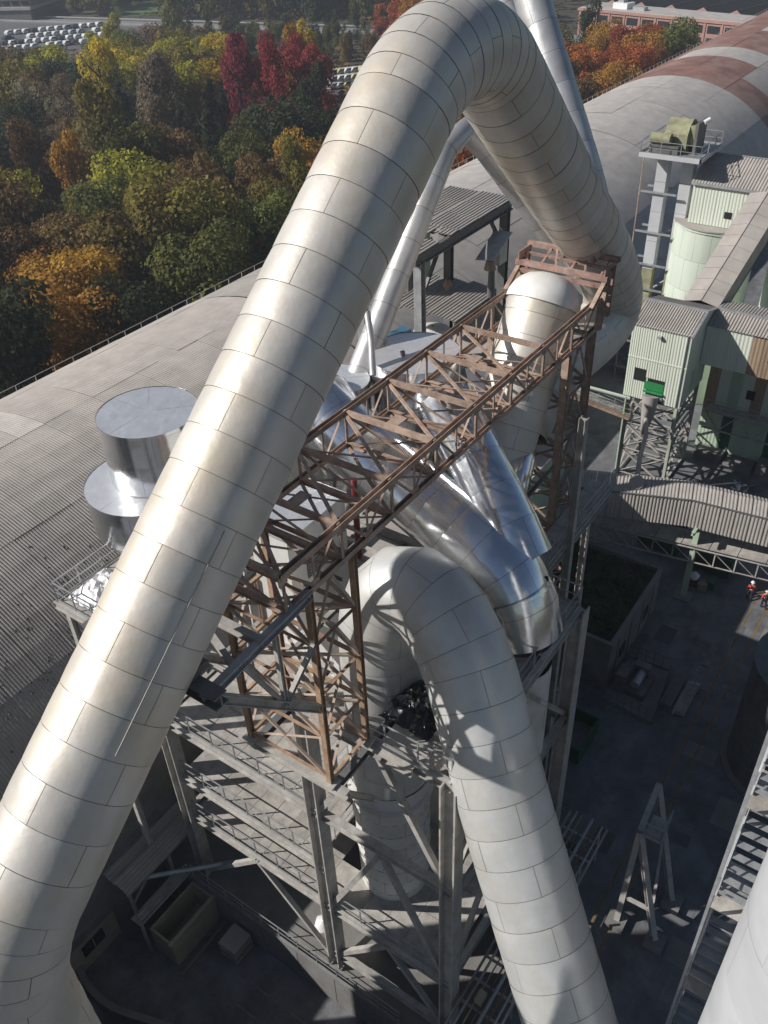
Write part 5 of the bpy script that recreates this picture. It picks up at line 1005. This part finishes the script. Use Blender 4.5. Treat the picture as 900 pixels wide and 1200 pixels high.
for i in range(10):
    x0 = -4 + i * 10.5; q = [a + u * x0 + v * 14, a + u * (x0 + 6.2) + v * 14, a + u * (x0 + 6.2) + v * 95, a + u * x0 + v * 95]; e = [a + u * (x0 + 10.4) + v * 14, a + u * (x0 + 10.4) + v * 95]
    t = thing('factory_hall', ('long factory hall roof strip behind the pink factory' if i < 9 else 'last long factory hall roof strip behind the pink factory, at the right edge'), 'building', q[0], 'sawtooth factory halls' if i < 9 else None)
    z0_, z1_ = 5.2, 8.0
    mb = MB(); mb.add([(q[0].x, q[0].y, 0), (e[0].x, e[0].y, 0), (e[1].x, e[1].y, 0), (q[3].x, q[3].y, 0), (q[0].x, q[0].y, z0_), (q[1].x, q[1].y, z1_), (e[0].x, e[0].y, z0_), (q[3].x, q[3].y, z0_), (q[2].x, q[2].y, z1_), (e[1].x, e[1].y, z0_)], [(0, 1, 6, 5, 4), (3, 7, 8, 9, 2), (0, 4, 7, 3), (1, 2, 9, 6)]); mb.build('wall', 'brickpink', t)
    MB().sheet(tuple(q[0] + Vector((0, 0, z0_ + .05))), tuple(q[1] + Vector((0, 0, z1_ + .05))), tuple(q[2] + Vector((0, 0, z1_ + .05))), tuple(q[3] + Vector((0, 0, z0_ + .05))), .05).build('roof', 'rooflight', t)
    MB().sheet(tuple(q[1] + Vector((0, 0, z1_))), tuple(e[0] + Vector((0, 0, z0_ + .05))), tuple(e[1] + Vector((0, 0, z0_ + .05))), tuple(q[2] + Vector((0, 0, z1_))), .05).build('glazing', 'dark', t)

# ================================================================== WOOD
def crown(kind, seed, n=1500):
    rd = random.Random(seed); mb = MB(); vs = []; fs = []
    if kind == 'broad': lobes = [(Vector((rd.uniform(-.27, .27), rd.uniform(-.27, .27), rd.uniform(.3, .8))), rd.uniform(.17, .27)) for _ in range(15)] + [(Vector((0, 0, .5)), .3)]
    elif kind == 'tall': lobes = [(Vector((rd.uniform(-.2, .2), rd.uniform(-.2, .2), z)), .27 * (1 - .6 * z) + .04) for z in [rd.uniform(.12, .95) for _ in range(16)]]
    elif kind == 'bare': lobes = [(Vector((rd.uniform(-.28, .28), rd.uniform(-.28, .28), rd.uniform(.25, .85))), rd.uniform(.12, .2)) for _ in range(14)]
    else: lobes = [(Vector((rd.uniform(-.07, .07), rd.uniform(-.07, .07), z)), (1 - z) * .36 + .05) for z in [i / 13 for i in range(1, 13)]]
    for i in range(n):
        c, r = rd.choice(lobes); d = Vector((rd.gauss(0, 1), rd.gauss(0, 1), rd.gauss(.15, 1))).normalized(); p = c + Vector((d.x, d.y, d.z * (.8 if kind != 'con' else .35))) * r * rd.uniform(.72, 1.08)
        s = rd.uniform(.010, .021) * (.6 if kind == 'bare' else 1); nr = (d + Vector((rd.gauss(0, .5), rd.gauss(0, .5), rd.gauss(.2, .5)))).normalized(); t = nr.orthogonal().normalized(); t.rotate(Matrix.Rotation(rd.uniform(0, 6.28), 3, nr)); b = nr.cross(t)
        k = len(vs); e = 2.2 if kind == 'bare' else 1.25
        vs += [p - t * s * e, p - b * s, p + t * s * e, p + b * s]; fs.append((k, k + 1, k + 2, k + 3))
    return vs, fs
CR = {}
for kd, ns in (('broad', 4), ('tall', 3), ('bare', 2), ('con', 2)):
    CR[kd] = [crown(kd, 10 * s + len(kd), {'broad': 5600, 'tall': 4600, 'bare': 3600, 'con': 4200}[kd]) for s in range(ns)]
_cm = {}
def cmesh(kd, i, col):
    k = (kd, i)
    if k not in _cm:
        me = bpy.data.meshes.new('crown'); me.from_pydata(CR[kd][i][0], [], CR[kd][i][1]); me.materials.append(None); _cm[k] = me
    return _cm[k]
mb = MB(); mb.tube([(0, 0, 0), (.01, 0, .35), (0, .01, .75)], [.028, .02, .008], 6)
for k in range(6): a = k * 1.9; z = .28 + k * .07; mb.tube([(0, 0, z), (.13 * math.cos(a), .13 * math.sin(a), z + .13), (.22 * math.cos(a), .22 * math.sin(a), z + .26)], [.012, .007, .003], 4)
trunkm = mb.mesh('trunk', 'bark')
def pick(px, py):
    r = random.random()
    def w(*o):
        t = sum(x[1] for x in o); q = random.random() * t
        for n_, k in o:
            q -= k
            if q <= 0: return n_
        return o[-1][0]
    if px > 430:
        if px < 600: return w(('rust', 3), ('brown', 2), ('orange', 1)), 'broad'
        if 665 < px < 800 and 35 < py < 130: return w(('rust', 4), ('orange', 5), ('brown', 1)), 'broad'
        return w(('dark', 3), ('green', 3), ('olive', 1)), w(('broad', 2), ('tall', 1))
    if py < 58:
        if px > 90 and px < 140 and py > 40: return 'lime', 'tall'
        if px > 340: return w(('dark', 3), ('green', 2), ('brown', 1)), 'tall'
        return w(('dark', 4), ('green', 4), ('olive', 2), ('brown', 1)), w(('broad', 3), ('tall', 1))
    if 265 < px < 405 and 78 < py < 150:
        if py > 118: return w(('dark', 3), ('red', 2)), w(('con', 2), ('tall', 1))
        return w(('red', 9), ('orange', 1)) if px < 385 else w(('orange', 2), ('red', 2)), 'tall'
    if py < 112:
        if px < 55: return 'olive', 'broad'
        if px < 105: return w(('dark', 2), ('olive', 2), ('lime', 1)), 'broad'
        if px < 135: return w(('yellow', 1), ('lime', 1)), 'tall'
        if px < 235: return w(('lime', 4), ('olive', 2), ('yellow', 1)), 'broad'
        if px < 335: return w(('yellow', 5), ('lime', 1)), 'broad'
        return w(('olive', 3), ('yellow', 1)), 'tall'
    if py < 178:
        if 40 < px < 130: return w(('bare', 5), ('brown', 1), ('olive', 1)), 'bare'
        if 160 < px < 210: return w(('bare', 3), ('olive', 1)), 'tall'
        if px < 40: return w(('olive', 2), ('dark', 2)), 'broad'
        if px < 280: return 'dark', w(('con', 3), ('broad', 1))
        return w(('green', 2), ('dark', 3), ('olive', 1)), 'broad'
    if 45 < px < 150 and 300 < py < 400: return 'orange', 'broad'
    if py < 250: return w(('olive', 6), ('brown', 3), ('green', 3), ('lime', 1), ('orange', 1)), w(('broad', 5), ('tall', 1))
    return w(('green', 3), ('brown', 3), ('olive', 5), ('dark', 2), ('orange', 1)), 'broad'
LAB = dict(green='green', dark='dark green', olive='olive green', yellow='bright yellow', lime='yellow-green', red='crimson', orange='orange', rust='russet', brown='brown', bare='bare twiggy grey-brown')
SHP = dict(broad='round-crowned', tall='tall narrow', bare='leafless', con='cone-shaped')
spots = []
random.seed(21)
pos = []
gx = 8.6
for i in range(-10, 52):
    for j in range(0, 40):
        x = i * gx + random.uniform(-2.6, 2.6); y = 79.5 + j * gx + random.uniform(-2.4, 2.4); pos.append((x, y))
def blocked(x, y):
    for (cx, cy, r) in BL:
        if (x - cx) ** 2 + (y - cy) ** 2 < r * r: return True
    d = Vector((x, y, 0)) - ra; t = d.dot(dd) / dd.length_squared; return -1.5 < t < 1.6 and (d - dd * t).length < 14 and True
BL = []
for px, py, r in ((15, 52, 20), (60, 48, 18), (100, 44, 14), (0, 40, 20), (40, 36, 16), (80, 34, 12), (400, 100, 9), (420, 94, 10), (440, 95, 12), (160, 12, 14), (180, 8, 14), (0, 24, 22), (25, 14, 22)):
    p = atz(px, py, 0); BL.append((p.x, p.y, r))
for x, y in pos:
    if blocked(x, y): continue
    if 264 < x < 400 and 30 < y < 130: continue
    hgt = random.uniform(11, 17.5); c = proj((x, y, hgt * .6))
    if not (-60 < c[0] < 960 and c[1] > -60) or c[2] < 0: continue
    top = proj((x, y, hgt + 1))
    yline = 472 - .506 * top[0]
    if top[1] > yline + 12: continue
    if c[0] > 600 and x > 246: continue
    if c[0] > 600: hgt *= .8
    bot = proj((x, y, 0))[1]
    if top[0] < 128 and top[1] < 36 < bot + 12: continue
    if 195 < top[0] < 470 and top[1] < 30 and bot > 26: hgt *= .45
    if 372 < top[0] < 450 and top[1] < 106 and bot > 78: continue
    if 128 <= top[0] < 192 and top[1] < 18 and bot > 4: continue
    spots.append((c[2], x, y, hgt, c[0], c[1]))
spots.append((0, *atz(96, 405, 0)[:2], 13.0, 95, 352))
spots.sort()
mbs = {}
nt_ = 0
for (d, x, y, hgt, px, py) in spots:
    col, kd = pick(px, py)
    if kd == 'con': col = 'dark'; hgt *= 1.05
    if kd == 'tall': hgt *= 1.15
    wd = hgt * {'broad': random.uniform(.68, .95), 'tall': random.uniform(.42, .58), 'bare': .7, 'con': .5}[kd]
    i = random.randrange(len(CR[kd])); rz = random.uniform(0, 6.28)
    if d == 0: wd = 14.5
    if nt_ < 292:
        if px > 600: where = 'behind the far roof' + (' by the pink factory' if px > 700 else ' by the vent pipe')
        elif px > 430: where = 'seen under the big duct'
        else: where = ('near the warehouse' if py > 300 else 'in mid wood' if py > 190 else 'in the back wood' if py > 100 else 'by the far road') + (', far left' if px < 110 else ', left of centre' if px < 230 else ', towards the big duct')
        lab = ('large ' if hgt > 15 else 'small ' if hgt < 12 else '') + LAB[col] + ' ' + SHP[kd] + ' tree ' + where
        if d == 0: lab = 'big bright orange tree nearest the warehouse ridge on the left'
        t = thing('tree', lab, 'tree', (x, y, 0), None if d == 0 else lab.replace(' tree ', ' trees '))
        o = bpy.data.objects.new('trunk', trunkm); C.objects.link(o); o.parent = t; o.scale = (hgt, hgt, hgt)
        o = bpy.data.objects.new('crown', cmesh(kd, i, col)); C.objects.link(o); o.parent = t; o.scale = (wd, wd, hgt); o.rotation_euler.z = rz; o.material_slots[0].link = 'OBJECT'; o.material_slots[0].material = LEAF[col]
        nt_ += 1
    else:
        vs, fs = CR[kd][i]; m_ = mbs.setdefault(col, MB()); n = 700; cz, sz = math.cos(rz), math.sin(rz); sub = []
        for k in range(0, n): 
            for v in vs[4 * k:4 * k + 4]: cx_ = sum(q.x for q in vs[4 * k:4 * k + 4]) / 4; cy_ = sum(q.y for q in vs[4 * k:4 * k + 4]) / 4; cz_ = sum(q.z for q in vs[4 * k:4 * k + 4]) / 4; X_ = cx_ + (v.x - cx_) * 2.6; Y_ = cy_ + (v.y - cy_) * 2.6; Z_ = cz_ + (v.z - cz_) * 2.6; sub.append((x + (X_ * cz - Y_ * sz) * wd, y + (X_ * sz + Y_ * cz) * wd, Z_ * hgt))
        m_.add(sub, [(4 * k, 4 * k + 1, 4 * k + 2, 4 * k + 3) for k in range(n)])
# far wood reads as one mass out to the horizon
allv = MB()
rd = random.Random(5)
for _ in range(26000):
    a = rd.uniform(-.1, 1.35); r = rd.uniform(360, 800); x, y = r * math.cos(a), r * math.sin(a)
    if 240 < x < 420 and 20 < y < 130: continue
    if blocked(x, y): continue
    z = rd.uniform(2, 10) ; s = rd.uniform(.8, 1.8); d = Vector((rd.gauss(0, 1), rd.gauss(0, 1), rd.gauss(.5, 1))).normalized(); t = d.orthogonal().normalized(); b = d.cross(t); p = Vector((x, y, z))
    allv.add([p - t * s, p - b * s, p + t * s, p + b * s], [(0, 1, 2, 3)])
tag(allv.build('distant_wood', LEAF['green']), kind='stuff')
for col, m_ in mbs.items(): tag(m_.build('background_trees', LEAF[col]), kind='stuff')
# undergrowth beneath the wood
mb = MB()
for _ in range(9000):
    x = rd.uniform(-20, 300); y = rd.uniform(73, 300); s = rd.uniform(.5, 1.2); d = Vector((rd.gauss(0, .6), rd.gauss(0, .6), 1)).normalized(); t = d.orthogonal().normalized(); b = d.cross(t); p = Vector((x, y, rd.uniform(.1, 1.5)))
    if blocked(x, y): continue
    mb.add([p - t * s, p - b * s, p + t * s, p + b * s], [(0, 1, 2, 3)])
tag(mb.build('undergrowth', LEAF['brown']), kind='stuff')
print('trees', len(spots), nt_, 'objects', len(bpy.data.objects))
# ================================================================== AIR
hz = MB(); hz.box((-60, -80, -8), (900, 900, 50.5))
m = bpy.data.materials.new('haze'); m.use_nodes = True; N = m.node_tree.nodes; N.remove(N['Principled BSDF'])
pv_ = N.new('ShaderNodeVolumePrincipled'); pv_.inputs['Color'].default_value = (.8, .88, 1, 1); pv_.inputs['Density'].default_value = .00038; pv_.inputs['Anisotropy'].default_value = .2
m.node_tree.links.new(pv_.outputs[0], N['Material Output'].inputs['Volume'])
hme = hz.mesh('haze', m); tag(link('haze', hme), kind='stuff')
